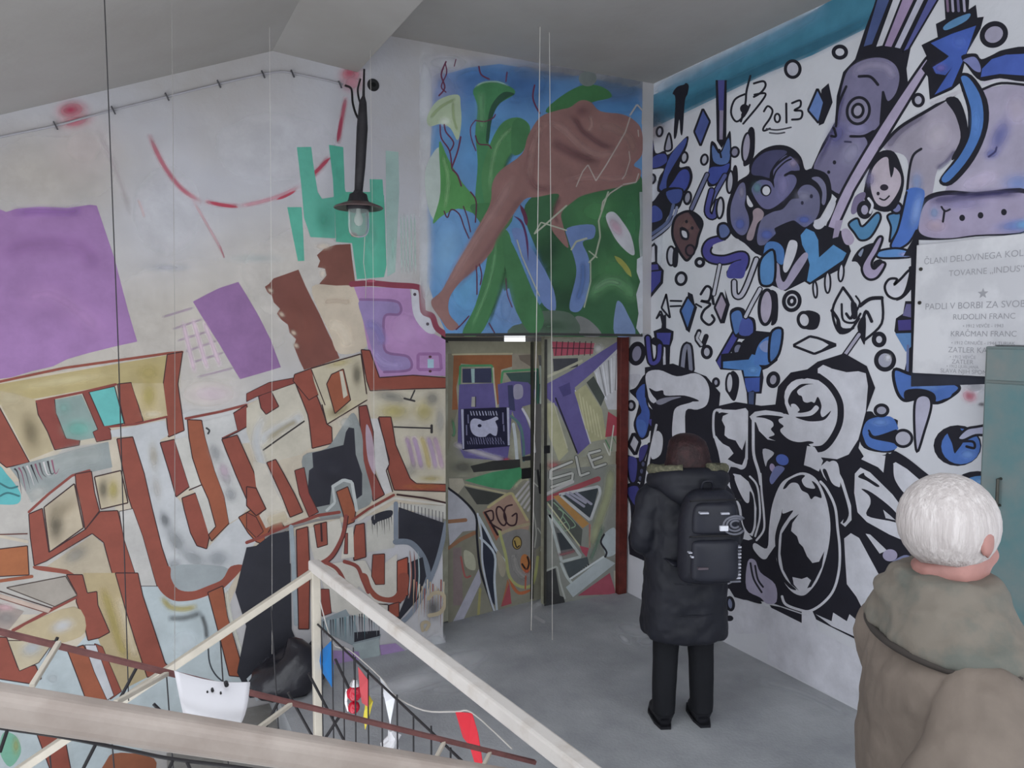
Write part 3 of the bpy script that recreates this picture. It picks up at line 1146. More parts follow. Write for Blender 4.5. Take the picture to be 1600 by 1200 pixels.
def paint_letters():
    on('back', (-80, 60, 696, 1300))
    # ---- ground of the big lettering
    motif('painted_ground')
    T(0, 0, 1)
    f(CR, '-60,612 0,592 140,575 284,550 278,650 300,660 385,632 480,590 570,556 580,590 697,588 697,800 600,800 470,832 385,880 352,960 385,1062 330,1085 60,1290 -60,1290', False)
    g('#b6b0a8', '-60,760 50,750 100,700 170,690 190,900 60,960 -60,960')
    g('#b4bfc2', '215,900 330,930 385,1062 330,1085 250,1150 60,1290 -60,1290 -60,1000 120,1010')
    g('#c2c0bf', '278,650 300,640 390,640 400,690 330,700 270,700')
    T(0, 600)
    b('#cbbfae', .8, 1300, 60, 240, 120)
    b('#d3b8c6', .6, 1320, 60, 160, 70)
    # ---- first letter block
    motif('painted_letter')
    T(0, 300)
    g('#b3a066', '-100,1230 0,1200 1045,1020 1020,1200 1030,1400 900,1430 830,1200 735,1200 230,1290 0,1330')
    b('#c9bb8c', .7, 400, 1180, 400, 40, -8)
    b('#a8964a', .7, 930, 1130, 90, 70)
    s(BR, 4, '-60,1200 0,1185 400,1100 1050,1008 1140,1000', smooth=False)
    bo(BR, '1045,1015 1142,998 1112,1200 1152,1490 1052,1532 1020,1200')
    T(0, 600)
    g('#b5a47e', '0,40 230,100 240,190 300,300 335,415 185,475 80,270 0,120')
    b('#5f5236', .7, 190, 300, 70, 150, -12)
    b('#c3b48e', .8, 60, 90, 110, 60)
    bo(BR, '-60,60 0,150 60,260 185,490 40,522 -60,440')
    bo(BR3, '225,110 340,85 352,180 412,338 500,345 496,382 342,412 298,300 238,190')
    g('#879c96', '345,98 510,65 612,288 600,335 500,352 418,340 352,180')
    b('#5fae9e', .8, 490, 280, 110, 70)
    b('#76a59a', .6, 400, 150, 60, 60)
    bo(BR3, '512,50 552,44 652,262 690,280 696,345 604,362 580,300 612,284', 1.2)
    bo('#57b7b2', '556,50 716,14 776,245 652,268')
    bo(BR, '735,0 820,-10 896,232 782,262 745,100')
    s(BR3, 4, '228,110 512,52 725,2', smooth=False)
    g('#c0ad80', '822,-5 1020,-5 1046,200 902,226 842,60')
    b('#a8973f', .8, 930, 70, 60, 110)
    b('#d0c5ab', .7, 960, 190, 80, 30)
    g('#8f9694', '60,522 500,402 676,360 702,520 566,552 452,580 200,742 120,600')
    ss('#a3a8a4', .8, 50, '250,560 450,470 660,440')
    b('#b3b0a8', .8, 230, 690, 90, 60, -30)
    for i, x in enumerate(range(90, 330, 26)):
        s(['#2b262b', '#8c4a62', '#5a5356', '#c9c1c0'][i % 4], 3, [(x, 528 - i * 6), (x + 22, 560), (x + 46, 690 - i * 18)], taper=1)
    f('#4bb0b2', '-60,500 0,512 40,560 90,620 130,690 110,748 0,752 -60,740')
    s('#2c6f74', 3, '0,620 60,650 110,640')
    s('#2c6f74', 3, '0,700 50,680 120,700')
    s(BR3, 4, '180,800 300,690 450,572 560,540', smooth=False)
    bo(BR, '470,562 572,545 592,680 622,792 532,910 512,800 476,640')
    g('#b9a98e', '275,770 465,622 522,898 310,1050')
    b('#4c4433', .85, 350, 880, 65, 140)
    b('#8a7a5e', .5, 400, 780, 120, 60, -35)
    s(OL, 2, '275,770 465,622 522,898 310,1050', True, False)
    g('#c3b394', '590,580 756,540 800,742 630,782')
    b('#4f4938', .8, 645, 660, 45, 90)
    b('#a6973e', .85, 708, 660, 42, 80)
    s(OL, 2, '590,580 756,540 800,742 630,782', True, False)
    bo(BR, '180,812 265,776 306,1052 536,906 626,796 736,790 762,900 850,1200 862,1260 720,1260 648,990 576,934 290,1106 214,1136 190,960')
    bo('#a85d24', '-60,1042 0,1030 172,1010 182,1192 0,1202 -60,1210')
    s(CR, 5, '-60,960 0,950 170,985', smooth=False)
    s('#6a3a30', 2, '-60,942 0,940 170,935', smooth=False)
    f(BR, '214,1136 330,1145 470,1165 500,1200 380,1182 230,1160')
    g('#b5a68c', '290,1140 480,1010 580,940 645,1000 705,1210 500,1210 420,1160')
    b('#8a857c', .8, 470, 1070, 110, 60, -30)
    # ---- the U
    motif('painted_letter')
    g(WG, '690,290 1032,225 1052,320 1000,350 1060,560 1100,704 1136,742 1190,930 1232,1012 1290,1032 1430,880 1500,835 1600,980 1500,1150 1420,1300 1260,1340 1080,1260 1000,1010 950,780 890,560 830,325 700,332')
    for cx, cy, rx, ry, rot, c_, a_ in ((1030, 850, 40, 70, -20, '#55595c', .8), (1100, 980, 60, 120, -35, '#6d7172', .75), (1210, 1090, 110, 60, 30, '#7d8284', .75), (1360, 1090, 90, 70, 0, '#80868a', .7),
                                        (960, 450, 40, 110, -5, '#a49a84', .7), (980, 650, 40, 110, -8, '#a9a39a', .6), (1090, 1130, 70, 60, 0, '#767b7e', .6)):
        b(c_, a_, cx, cy, rx, ry, rot)
    s(BR3, 3.5, '650,270 850,250 1042,205', smooth=False)
    bo(BR, '730,342 830,330 902,560 952,780 1012,1020 1072,1200 1092,1262 978,1262 960,1200 880,950 800,700 765,520')
    bo('#bdb9b4', '745,795 830,778 892,950 962,1202 980,1262 862,1262 850,1200 772,960', 1)
    bo(BR3, '1000,366 1090,345 1132,480 1184,642 1100,706 1060,560')
    bo(BR, '1136,712 1222,680 1262,800 1312,942 1292,1030 1230,1010 1190,930 1152,790')
    g('#c6c2ba', '1090,345 1175,330 1202,460 1252,612 1302,722 1346,890 1305,942 1262,800 1222,680 1184,642')
    s(OL, 2, '1182,662 1258,630', smooth=False)
    bo(BR2, '1170,222 1260,226 1282,330 1342,540 1402,700 1432,870 1322,982 1302,942 1348,890 1302,720 1252,610 1202,460 1180,330')
    s(BR3, 4, '1160,216 1380,172 1540,130', smooth=False)
    bo(BR3, '1458,182 1540,130 1586,242 1480,302 1392,342 1384,330 1482,288')
    g('#c3c1be', '1265,235 1458,185 1482,288 1384,335 1400,400 1560,762 1500,830 1432,870 1402,700 1342,540 1282,330')
    for cx, cy, rx, ry, c_ in ((1345, 430, 50, 80, '#76787a'), (1410, 580, 50, 90, '#8c878c'), (1440, 690, 50, 60, '#83868a'), (1400, 540, 40, 60, '#b193a6')):
        b(c_, .7, cx, cy, rx, ry, -20)
    s('#3a3a3c', 3, '1300,310 1308,290 1290,275')
    bo(BR, '1385,345 1482,318 1600,580 1780,900 1790,960 1700,970 1560,765 1470,560')
    bo(BR2, '1490,832 1600,768 1700,880 1640,1000 1600,985 1550,930')
    # ---- diagonal leg and its foot
    motif('painted_letter')
    T(0, 900)
    g('#b09c70', '520,-20 722,-20 782,200 882,500 922,630 742,722 612,388 686,350 616,180 546,105')
    ss('#9d8c3c', .8, 22, '640,60 690,220 740,400 790,520')
    ss('#c6b698', .8, 20, '740,120 800,330 850,520')
    bo(BR, '720,-20 862,-20 892,120 962,330 1032,542 1084,592 920,632 850,420 782,200')
    bo(BR, '415,-10 516,-10 546,105 606,95 612,180 686,350 620,386 550,402 520,280 476,160 480,110')
    s(BR3, 5, '482,128 340,200 80,340', smooth=False)
    g('#a0968a', '40,72 410,0 482,120 342,190')
    s('#4a3a30', 1.6, '40,72 410,0 482,120 342,190', True, False)
    s(BR2, 5, '-60,42 0,30 200,2', smooth=False)
    g('#c0a898', '-60,100 0,110 320,205 300,232 0,140 -60,130')
    s(OL, 1.6, '-60,85 0,95 325,200', smooth=False)
    s('#7a4a3e', 1.6, '-60,125 0,138 300,232', smooth=False)
    g('#9f8f86', '-60,160 0,170 150,220 60,330 -60,350')
    b('#7f7a78', .7, 40, 260, 90, 60)
    b('#c99aa0', .7, 30, 195, 80, 30)
    f('#b9a67e', '100,342 462,190 532,350 360,422 240,400')
    b('#c3c4c8', .9, 390, 310, 90, 50, -20)
    bo(BR, '-60,360 0,380 42,382 112,572 222,556 260,640 190,672 0,642 -60,640')
    bo('#bdae8e', '50,402 342,402 242,540 122,592', 1.2)
    b('#a8adb2', .9, 200, 450, 90, 60, -20)
    bo(BR2, '420,462 522,430 602,600 690,740 660,800 540,780 482,622')
    bo(BR, '590,420 640,440 760,720 690,770 650,700', 1)
    bo('#bfc0c4', '530,430 600,430 712,745 670,775 590,600', 1)
    # U bowl bottom
    f('#9aa1a3', '1060,-60 1400,-60 1390,20 1200,95 1110,80')
    f(BR, '965,-60 1060,-60 1068,10 1112,80 1200,95 1300,60 1390,18 1440,-60 1520,-60 1400,72 1300,120 1200,150 1085,152 1002,92 970,10')
    ss('#a9993c', .85, 16, '1005,120 1060,190 1150,205 1240,185')
    ss('#4b4d4c', .75, 16, '1040,262 1150,262 1270,225')
    ss('#3c3c3c', .85, 12, '1255,230 1285,320 1290,400')
    s('#3c4044', 2.5, '1300,420 1310,540 1350,620 1420,680')
    bo(BR2, '1298,102 1392,60 1422,250 1532,632 1432,622 1372,380')
    ss('#c0bfae', .8, 10, '1420,70 1440,250 1560,640')
    b('#c4ccd0', .7, 1150, 420, 120, 120)
    b('#a9aeb0', .6, 330, 640, 60, 50)
    # strips lower than the handrail
    bo(BR, '220,960 400,980 442,1200 470,1300 330,1300 310,1200')
    f('#6fae92', '20,980 100,1000 132,1100 62,1192 0,1100')
    b('#9c9a4a', .7, 100, 1060, 30, 70)
    f('#97542f', '700,1110 962,1140 920,1260 640,1260')
    g('#b6c2c6', '450,1010 690,1110 600,1260 480,1300')

    # ---- middle letters
    motif('painted_letter')
    T(400, 600)
    g('#c4bba8', '-60,150 90,40 240,0 322,190 345,390 280,440 60,500 0,480 -60,300')
    ss(WG, .9, 26, '-40,400 100,300 220,240 300,190')
    ss('#8c7d52', .6, 16, '60,350 180,270 260,230')
    s('#2f2622', 2.5, '45,412 160,330 300,232', smooth=False)
    bo(BR3, '15,76 92,40 142,140 62,190 30,150')
    bo(BR3, '-60,110 0,80 240,-5 240,-40 80,-10 -60,60', 1)
    ss(WG, .9, 24, '60,180 0,330 30,480 80,600 170,790')
    g('#c8bfb0', '-20,480 60,500 120,660 210,832 60,900 20,820 60,780 0,640')
    ss('#bfae8c', .8, 30, '60,860 140,840 200,820')
    bo(BR, '240,-20 342,-20 402,130 442,250 472,270 476,370 350,402 332,240 322,190')
    g('#c7bb9c', '340,-60 700,-60 692,100 442,252 412,130')
    b('#4c4636', .75, 640, 40, 60, 70)
    b('#8a7b48', .75, 520, 160, 110, 50, -25)
    s(OL, 2, '412,130 442,252 692,100', smooth=False)
    T(400, 300)
    bo(BR, '240,1140 350,1100 360,1180 400,1260 330,1300 230,1180', 1.4)
    g('#c2b69a', '345,1100 655,1010 680,1200 690,1300 400,1300 360,1180')
    b('#4f4a38', .8, 630, 1140, 40, 90)
    b('#a99a52', .6, 520, 1070, 100, 30, -12)
    s(OL, 2, '345,1102 655,1012 690,1260', smooth=False)
    s(OL, 1.6, '345,1110 430,1330', smooth=False)
    bo(BR2, '470,1140 545,1105 590,1300 492,1385 440,1200')
    g('#c6bda8', '520,1120 540,1118 572,1270 545,1290')
    bo(BR, '655,985 710,990 770,1160 980,1145 1190,1160 1185,1225 1000,1230 712,1242 690,1180')
    T(400, 600)
    g('#c2b8a2', '712,60 1180,28 1186,622 980,612 872,380 850,200 722,200')
    b('#a89a45', .8, 860, 170, 130, 70)
    b('#a89a45', .75, 1050, 170, 80, 90)
    b('#77766e', .8, 850, 80, 140, 50, 12)
    b('#6f6e68', .75, 1100, 90, 60, 60)
    b('#8f8f8c', .7, 1150, 230, 40, 120)
    s('#2f2a28', 2.4, '990,40 965,95', smooth=False)
    s('#2f2a28', 3, '925,90 990,106', smooth=False)
    s('#2f2a28', 2.4, '862,268 1095,276', smooth=False)
    s('#2f2a28', 4, '1096,258 1096,302', smooth=False)
    for x0, c_ in ((965, '#9b7aa2'), (1010, '#a583b2'), (1060, '#b9a45c'), (1100, '#a98ab4'), (1140, '#b490b0')):
        ss(c_, .85, 14, [(x0 - 30, 320), (x0, 420), (x0 + 25, 540)])
    b('#ab9a40', .6, 1090, 590, 90, 25)
    b('#83827c', .6, 960, 540, 60, 60)
    bo(BR, '765,205 842,205 872,380 962,590 1002,622 1186,626 1186,672 862,662 822,532 832,470 790,330')
    b('#b06a26', .6, 1040, 640, 140, 24)
    g('#c7c3c1', '715,215 762,215 802,360 832,500 812,540 852,672 800,692 742,520 720,400')
    s(OL, 1.6, '762,215 802,360 832,500 812,540 852,672', smooth=False)
    bo(BR3, '640,140 690,132 732,300 742,560 802,690 732,732 692,590 662,440')
    f('#b39aa8', '690,250 725,330 742,480 740,565 700,480 684,340')
    f('#8b908e', '292,450 440,400 540,260 610,180 662,320 672,480 725,720 622,792 520,832 372,822 312,620')
    b('#a9adaa', .7, 560, 240, 60, 50)
    g('#26252e', '350,430 545,380 560,300 578,270 612,276 622,440 662,560 662,692 622,722 600,602 540,590 472,640 460,752 362,772 320,700 330,540 356,520')
    b('#33323c', .7, 480, 520, 120, 90)
    bo(BR2, '500,672 572,640 622,792 612,862 560,882 540,800')
    s('#b9bdbb', 5, '478,640 545,598 598,612 628,790', smooth=False)
    s('#b9bdbb', 4, '478,640 492,740 440,790', smooth=False)
    bo(BR, '65,490 122,470 172,560 242,690 292,800 212,832 160,700')
    bo(BR3, '240,540 300,520 330,680 390,800 330,830 270,690', 1.2)
    bo(BR, '-60,640 0,650 62,780 0,822 -60,760')
    bo(BR, '-60,800 0,830 45,920 0,960 -60,900', 1.2)
    s(BR3, 5, '-60,990 0,968 200,890 385,820 520,800', smooth=False)
    s('#85807c', 4, '60,960 230,890 380,850 520,830', smooth=False)
    # ---- small lower letters
    motif('painted_letter')
    g('#bcb8ae', '690,862 742,830 862,745 1190,760 1190,845 890,770 862,1022 690,1052')
    s(BR3, 4, '600,850 700,780 860,692', smooth=False)
    s('#c9c2b6', 4, '640,850 740,780 862,712 1190,752', smooth=False)
    s(OL, 3, '880,690 1050,712 1190,742', smooth=False)
    for i in range(14):
        x = 880 + i * 22
        s('#57555a', 1.2, [(x, 735 + i * 5), (x, 790 + i * 5 + random.uniform(0, 30))], smooth=False)
    for i in range(9):
        x = 722 + i * 15
        s('#2c2b30', 1.6, [(x, 830 - i * 3), (x + 6, 900 + random.uniform(-20, 60))], taper=1, smooth=False)
    f('#24242d', '720,830 790,795 850,790 840,830 760,860 735,880')
    g('#24242d', '890,768 1176,868 1150,1010 1112,1200 1060,1200 1000,1010 890,972')
    b('#30303a', .8, 1030, 900, 110, 70)
    s('#79828f', 7, '872,745 872,965', smooth=False)
    s('#79828f', 7, '1188,862 1160,1000 1115,1150 1040,1320 960,1440 870,1520')
    s('#727b88', 9, '868,985 960,990 1030,1060 1068,1150 1072,1240')
    T(400, 900)
    f('#22222b', '890,-60 1040,-120 1062,0 1012,140 900,270 880,260 940,120 950,0', False)
    bo(BR2, '900,-60 948,-70 952,80 900,170 880,140 890,40', 1)
    for x0, c_ in ((955, '#b9c0c2'), (985, '#8f5a54'), (1010, '#9fb2b4'), (960, '#aa6a58')):
        s(c_, 2, [(x0, -160), (x0 + 8, 0), (x0 - 6, 140)], taper=2)
    T(400, 600)
    bo(BR, '620,880 676,868 686,1080 610,1102 600,980')
    g('#26262e', '-60,1020 0,1010 92,940 205,915 212,1200 215,1420 -60,1520 -130,1300')
    s('#98a3a9', 7, '218,890 232,1100 250,1500', smooth=False)
    bo(BR, '250,910 322,890 336,1150 330,1530 265,1530')
    g('#c6bfb2', '330,900 522,840 542,920 505,1020 440,1102 372,1122 340,1010')
    bo(BR, '360,880 440,860 446,1002 382,1022', 1.4)
    s(OL, 3, '405,870 410,980', smooth=False)
    g('#c9c2b4', '560,900 606,890 612,1080 530,1092 545,980')
    bo(BR3, '556,932 572,930 572,1060 548,1060', 1)
    s(BR3, 7, '562,825 540,950 470,1075 380,1132')
    s(OL, 1.5, '575,825 552,950 482,1085 390,1140')
    g('#c7c0b4', '380,1135 540,1110 680,1100 720,1180 880,1060 880,1350 760,1380 640,1260 540,1440 470,1420')
    s(BR3, 6, '430,1112 500,1150 545,1220 580,1330')
    s(BR3, 6, '550,1108 630,1140 665,1220 700,1300')
    bo(BR, '728,1065 802,1060 802,1250 745,1252 720,1200', 1.2)
    bo('#a9492a', '880,1105 946,1080 950,1320 880,1330')
    T(400, 900)
    f(BR, '650,-10 692,-10 722,70 772,120 840,130 882,90 892,-10 950,-10 942,100 900,162 762,152 700,92')
    g('#c7c1b6', '455,60 540,40 640,160 825,178 822,255 700,262 460,215')
    s(OL, 1.6, '640,160 825,178 822,255', smooth=False)
    bo(BR, '828,180 892,160 892,252 828,262', 1.2)
    bo(BR3, '400,80 455,80 470,230 410,250', 1)
    # ---- ragged lower edge
    motif('painted_drips')
    f('#8b979c', '400,275 560,205 620,300 640,400 700,380 780,360 760,420 600,430 500,380 420,350', False)
    g('#26262d', '612,350 770,338 772,372 660,400 612,412')
    for i in range(24):
        x = 420 + i * 15
        s(['#2a3038', '#5a8a92', '#a9b4b8', '#39363c'][i % 4], 1.8, [(x, 280 - i * 3), (x + 3, 340 + random.uniform(0, 70))], taper=1, smooth=False)
    g('#a3b0b1', '600,425 765,385 775,520 760,590 660,560')
    g('#a787bd', '770,430 870,418 962,488 992,580 800,602')
    ss('#c3aece', .7, 6, '780,540 860,520 960,505')
    g('#a787bd', '480,462 640,470 660,560 600,640 490,640')
    b('#bcbfc4', .9, 1060, 470, 160, 80, -15)
    b('#bcbfc4', .9, 1120, 420, 90, 70)
    for i in range(12):
        x = 985 + i * 17
        s(['#b59a78', '#9a4a3a', '#d0bfa4'][i % 3], 2, [(x, 20 + 14 * (i % 5)), (x - 4, 260 + random.uniform(-30, 70))], taper=1, smooth=False)
    b('#2a2622', .8, 1105, 200, 60, 90)
    s('#b9a888', 6, '1075,140 1110,105 1160,110 1182,160 1150,225 1080,245')
    s('#b9a888', 5, '1040,340 1035,300 1060,285 1080,300 1060,335')
    f('#26262d', '0,-100 215,-80 222,330 250,400 330,420 400,330 420,480 380,720 -40,760 -120,600 -60,300', False)
    ss('#55555e', .7, 8, '0,560 120,490 250,450 330,440')
    g('#bfc5ca', '-60,640 -30,610 40,760 0,780')


paint_upper()
paint_letters()


# ================================================================ figure mural over the door
def paint_mural():
    on('back', (655, 60, 1004, 527))
    motif('painted_sky')
    T(0, 0, 1)
    f('#5a92c6', '668,330 672,250 676,150 690,118 730,106 780,100 830,108 900,118 1003,138 1003,522 697,522 684,490 668,440', False)
    b('#35649f', .85, 820, 130, 70, 50)
    b('#3f6fb0', .8, 740, 130, 60, 40)
    b('#8f96bf', .8, 690, 150, 40, 60)
    b('#3f86c0', .9, 960, 160, 70, 30)
    b('#4a5f86', .8, 960, 140, 80, 30)
    b('#57a5d8', .8, 770, 230, 50, 60)
    b('#7fb2dc', .8, 700, 400, 40, 90)
    b('#5fa8d6', .8, 730, 450, 40, 60)
    b('#7f95c2', .8, 800, 470, 60, 60)
    b('#c9ccd2', .9, 664, 380, 14, 120)
    b('#c9ccd2', .9, 664, 180, 16, 110)
    b('#bcbcc4', .9, 700, 98, 40, 14)
    b('#6b6b74', .8, 880, 112, 80, 18)
    b('#5d6877', .8, 970, 128, 70, 22)
    # plants
    motif('painted_plant')
    T(660, 80, 5.455)
    f('#b3c4a0', '40,560 130,420 300,370 325,470 330,620 300,760 240,660 160,620 60,640')
    ss('#8ea46a', .8, 8, '60,580 150,480 290,400')
    ss('#90a56c', .8, 7, '260,420 265,560 300,690')
    b('#dfe4da', .8, 190, 600, 60, 50)
    f('#3f8a52', '432,330 560,262 740,300 785,365 640,460 580,580 560,760 600,900 540,1300 450,1300 470,960 450,700 470,480')
    f('#25553a', '785,365 720,400 640,470 590,590 565,770 540,760 560,560 600,440 690,350')
    ss('#9ac0a0', .8, 5, '440,310 520,268 640,262 740,300')
    ss('#6aa672', .7, 20, '500,340 500,500 505,700')
    T(0, 0, 1)
    f('#4a8c4e', '762,330 752,280 760,240 775,205 790,188 812,184 828,198 822,222 800,240 790,262 792,330', True)
    ss('#2e6138', .8, 10, '826,200 820,224 798,244 788,270 788,320')
    ss('#7aad74', .7, 9, '805,195 782,218 770,250 764,300')
    f('#b9c6be', '676,240 688,232 694,270 692,320 680,345 668,320 664,270')
    f('#4f9a4a', '686,222 700,248 722,285 748,318 744,334 716,326 690,338 676,348 688,300')
    ss('#8cc07e', .6, 10, '690,240 700,280 694,330')
    f('#3c7f45', '736,320 790,320 800,345 770,372 748,345', True)
    # right mass of leaves
    f('#33683d', '842,300 880,288 960,290 1003,280 1003,522 838,522 840,480 862,460 852,420 838,390 818,330')
    b('#4c9152', .8, 930, 330, 60, 40)
    b('#3f8550', .8, 985, 350, 30, 70)
    b('#24492d', .8, 855, 400, 30, 60, 20)
    b('#24492d', .8, 880, 470, 40, 40)
    b('#4a8a4e', .8, 960, 420, 50, 40)
    T(800, 300)
    f('#6c86be', '0,230 70,240 110,330 200,480 262,620 270,740 200,712 140,590 60,420 20,320')
    f('#6a86bd', '345,225 505,205 510,285 440,315 480,420 478,600 430,735 370,745 360,690 400,520 390,420 350,300')
    ss('#4e6ea8', .7, 18, '440,420 440,560 400,700')
    f('#c6c6cc', '585,155 635,125 700,200 745,280 765,390 715,372 640,285')
    b('#c49aac', .9, 650, 220, 40, 80, -35)
    s('#a3a23c', 8, '640,400 700,460 745,530', taper=2)
    ss('#5f9a62', .9, 34, '470,680 560,585 640,560 720,610 770,700')
    ss('#7fae80', .7, 12, '500,620 600,560 690,580')
    f('#7b94c0', '650,700 680,690 720,760 770,890 640,892')
    f('#7d7f7c', '395,780 480,800 560,895 430,895')
    f('#566a58', '60,820 130,760 260,740 380,770 400,890 0,892 0,840')
    b('#3c5a40', .8, 230, 840, 160, 50)
    f('#2f6a3c', '-110,420 -60,300 0,420 60,560 140,690 190,740 120,800 40,780 -40,640', True)
    f('#6d90c0', '-60,640 0,600 40,680 60,780 0,820 -60,760')
    T(0, 0, 1)
    f('#3f7f46', '768,368 792,360 800,395 790,440 772,480 750,522 722,522 742,478 758,420')
    ss('#6aa66c', .7, 8, '775,380 765,440 736,515')
    ss('#27552f', .8, 9, '796,380 786,440 760,515')
    f('#3c7a44', '784,372 800,380 830,450 850,500 830,522 800,470', True)
    b('#6f93c4', .8, 790, 480, 14, 36)
    f('#3a7a40', '852,175 880,148 915,132 945,138 955,152 925,160 895,176')
    e('#77807c', 918, 123, 14, 12)
    f('#3f7f48', '800,195 812,185 826,198 818,235 800,240', True)
    # the figure
    motif('painted_figure')
    f('#966a63', '673,472 690,454 711,416 740,366 765,320 769,287 782,266 815,241 825,212 844,183 873,172 890,168 907,157 923,160 938,174 973,179 994,191 1003,208 1003,241 990,258 1001,266 996,283 973,291 915,304 894,316 877,333 880,354 888,387 873,374 861,354 868,322 872,303 840,308 819,312 798,341 777,370 769,391 748,416 719,441 702,466 702,491 717,510 702,516 688,498')
    ss('#a9807a', .75, 22, '692,462 720,410 752,360 784,310 806,270')
    ss('#855a58', .6, 16, '712,450 745,412 772,375 800,330 822,300')
    ss('#7b5150', .7, 20, '832,230 826,262 836,292 868,296')
    ss('#6d4647', .8, 26, '862,220 880,232 905,244 940,252')
    ss('#6a4345', .8, 16, '892,178 902,192 912,206 940,226 962,232')
    ss('#a98078', .8, 18, '850,190 878,200 905,226 935,242 978,236')
    ss('#a67e76', .7, 16, '850,188 838,214 830,246 826,284')
    ss('#9f786f', .8, 22, '930,196 958,200 984,218 990,246')
    ss('#b0897f', .8, 9, '922,180 924,196 918,206')
    ss('#a57b74', .7, 16, '880,282 920,276 960,280 992,274')
    ss('#7a5150', .7, 12, '876,306 866,330 872,352')
    b('#74494b', .7, 908, 174, 14, 12)
    # thin vines
    motif('painted_vine')
    T(660, 80, 5.455)
    for w_, q in ((2.5, '200,90 160,200 190,310 140,380'), (2, '195,110 205,190 160,300 200,350'), (1.6, '285,70 270,130'), (2.2, '150,630 160,740 230,850 250,1000'), (2.2, '185,625 200,690 265,780 230,860'), (2.5, '325,730 300,850 250,990'), (2.5, '255,1010 300,1060 330,1150'), (2.5, '480,130 500,200 570,240'), (2.2, '720,180 710,260'),
                 (1.6, '450,590 410,650 415,740 455,850'), (2, '450,720 480,790 560,800 585,830'), (2.5, '955,290 940,390 965,470 1000,530'), (2, '450,590 530,600 600,570 620,540')):
        s('#6a2547', w_, q)
    T(400, 300)
    for w_, q in ((2, '1175,120 1195,160 1220,110 1270,140 1300,220 1330,290'), (1.8, '1295,90 1320,160 1340,250'), (2.2, '1340,0 1375,60 1370,190'), (2, '1375,460 1380,540 1380,640'), (1.8, '1395,450 1410,520 1400,580'), (1.6, '1560,540 1570,640 1600,720'), (2, '1250,860 1300,810 1330,775'), (2, '1455,820 1490,880')):
        s('#5f2440', w_, q)
    T(800, 300)
    s('#5a2a5a', 3.5, '10,150 60,190 90,290 100,430', taper=2)
    s('#6a2a4a', 6, '50,80 80,150 90,210', taper=2)
    # scratches where the paint has flaked
    motif('flaked_scratch')
    T(820, 130, 6)
    for w_, q in ((2, '985,320 940,460 860,600 760,770 665,915'), (1.8, '665,915 590,765 540,830 480,970'), (2.5, '985,300 1050,200 1105,260 1100,380'), (1.6, '975,640 985,720 940,860 910,900'), (2, '920,950 1040,930 1065,850'), (2, '910,960 800,1030 730,1110 715,1190'), (1.6, '1060,440 1065,500')):
        s('#b9aca2', w_, q, smooth=False)
    T(800, 300)
    for w_, q in ((2.6, '340,85 200,210 140,260'), (2.2, '140,260 180,190 340,240'), (2.6, '600,0 540,180 550,280 520,400 480,440'), (3, '465,290 400,310 370,360'), (2, '490,440 490,560 450,720'), (1.8, '30,300 60,400 170,650'), (2, '480,370 530,410')):
        s('#aeb39c', w_, q, smooth=False)
    # torn white edge at the corner
    motif('flaked_edge')
    f('#cfd2da', '780,420 815,400 822,600 825,880 800,890 775,850 790,760 775,640 800,560 778,500', False)
    f('#c9ccd2', '795,0 815,0 820,400 800,410 790,300 800,200', False, .6)
    T(0, 0, 1)
    s('#3a3a36', 4, '697,523 850,522 1003,524', smooth=False)
    s('#6a5f4a', 3, '697,527 1003,529', smooth=False)


paint_mural()


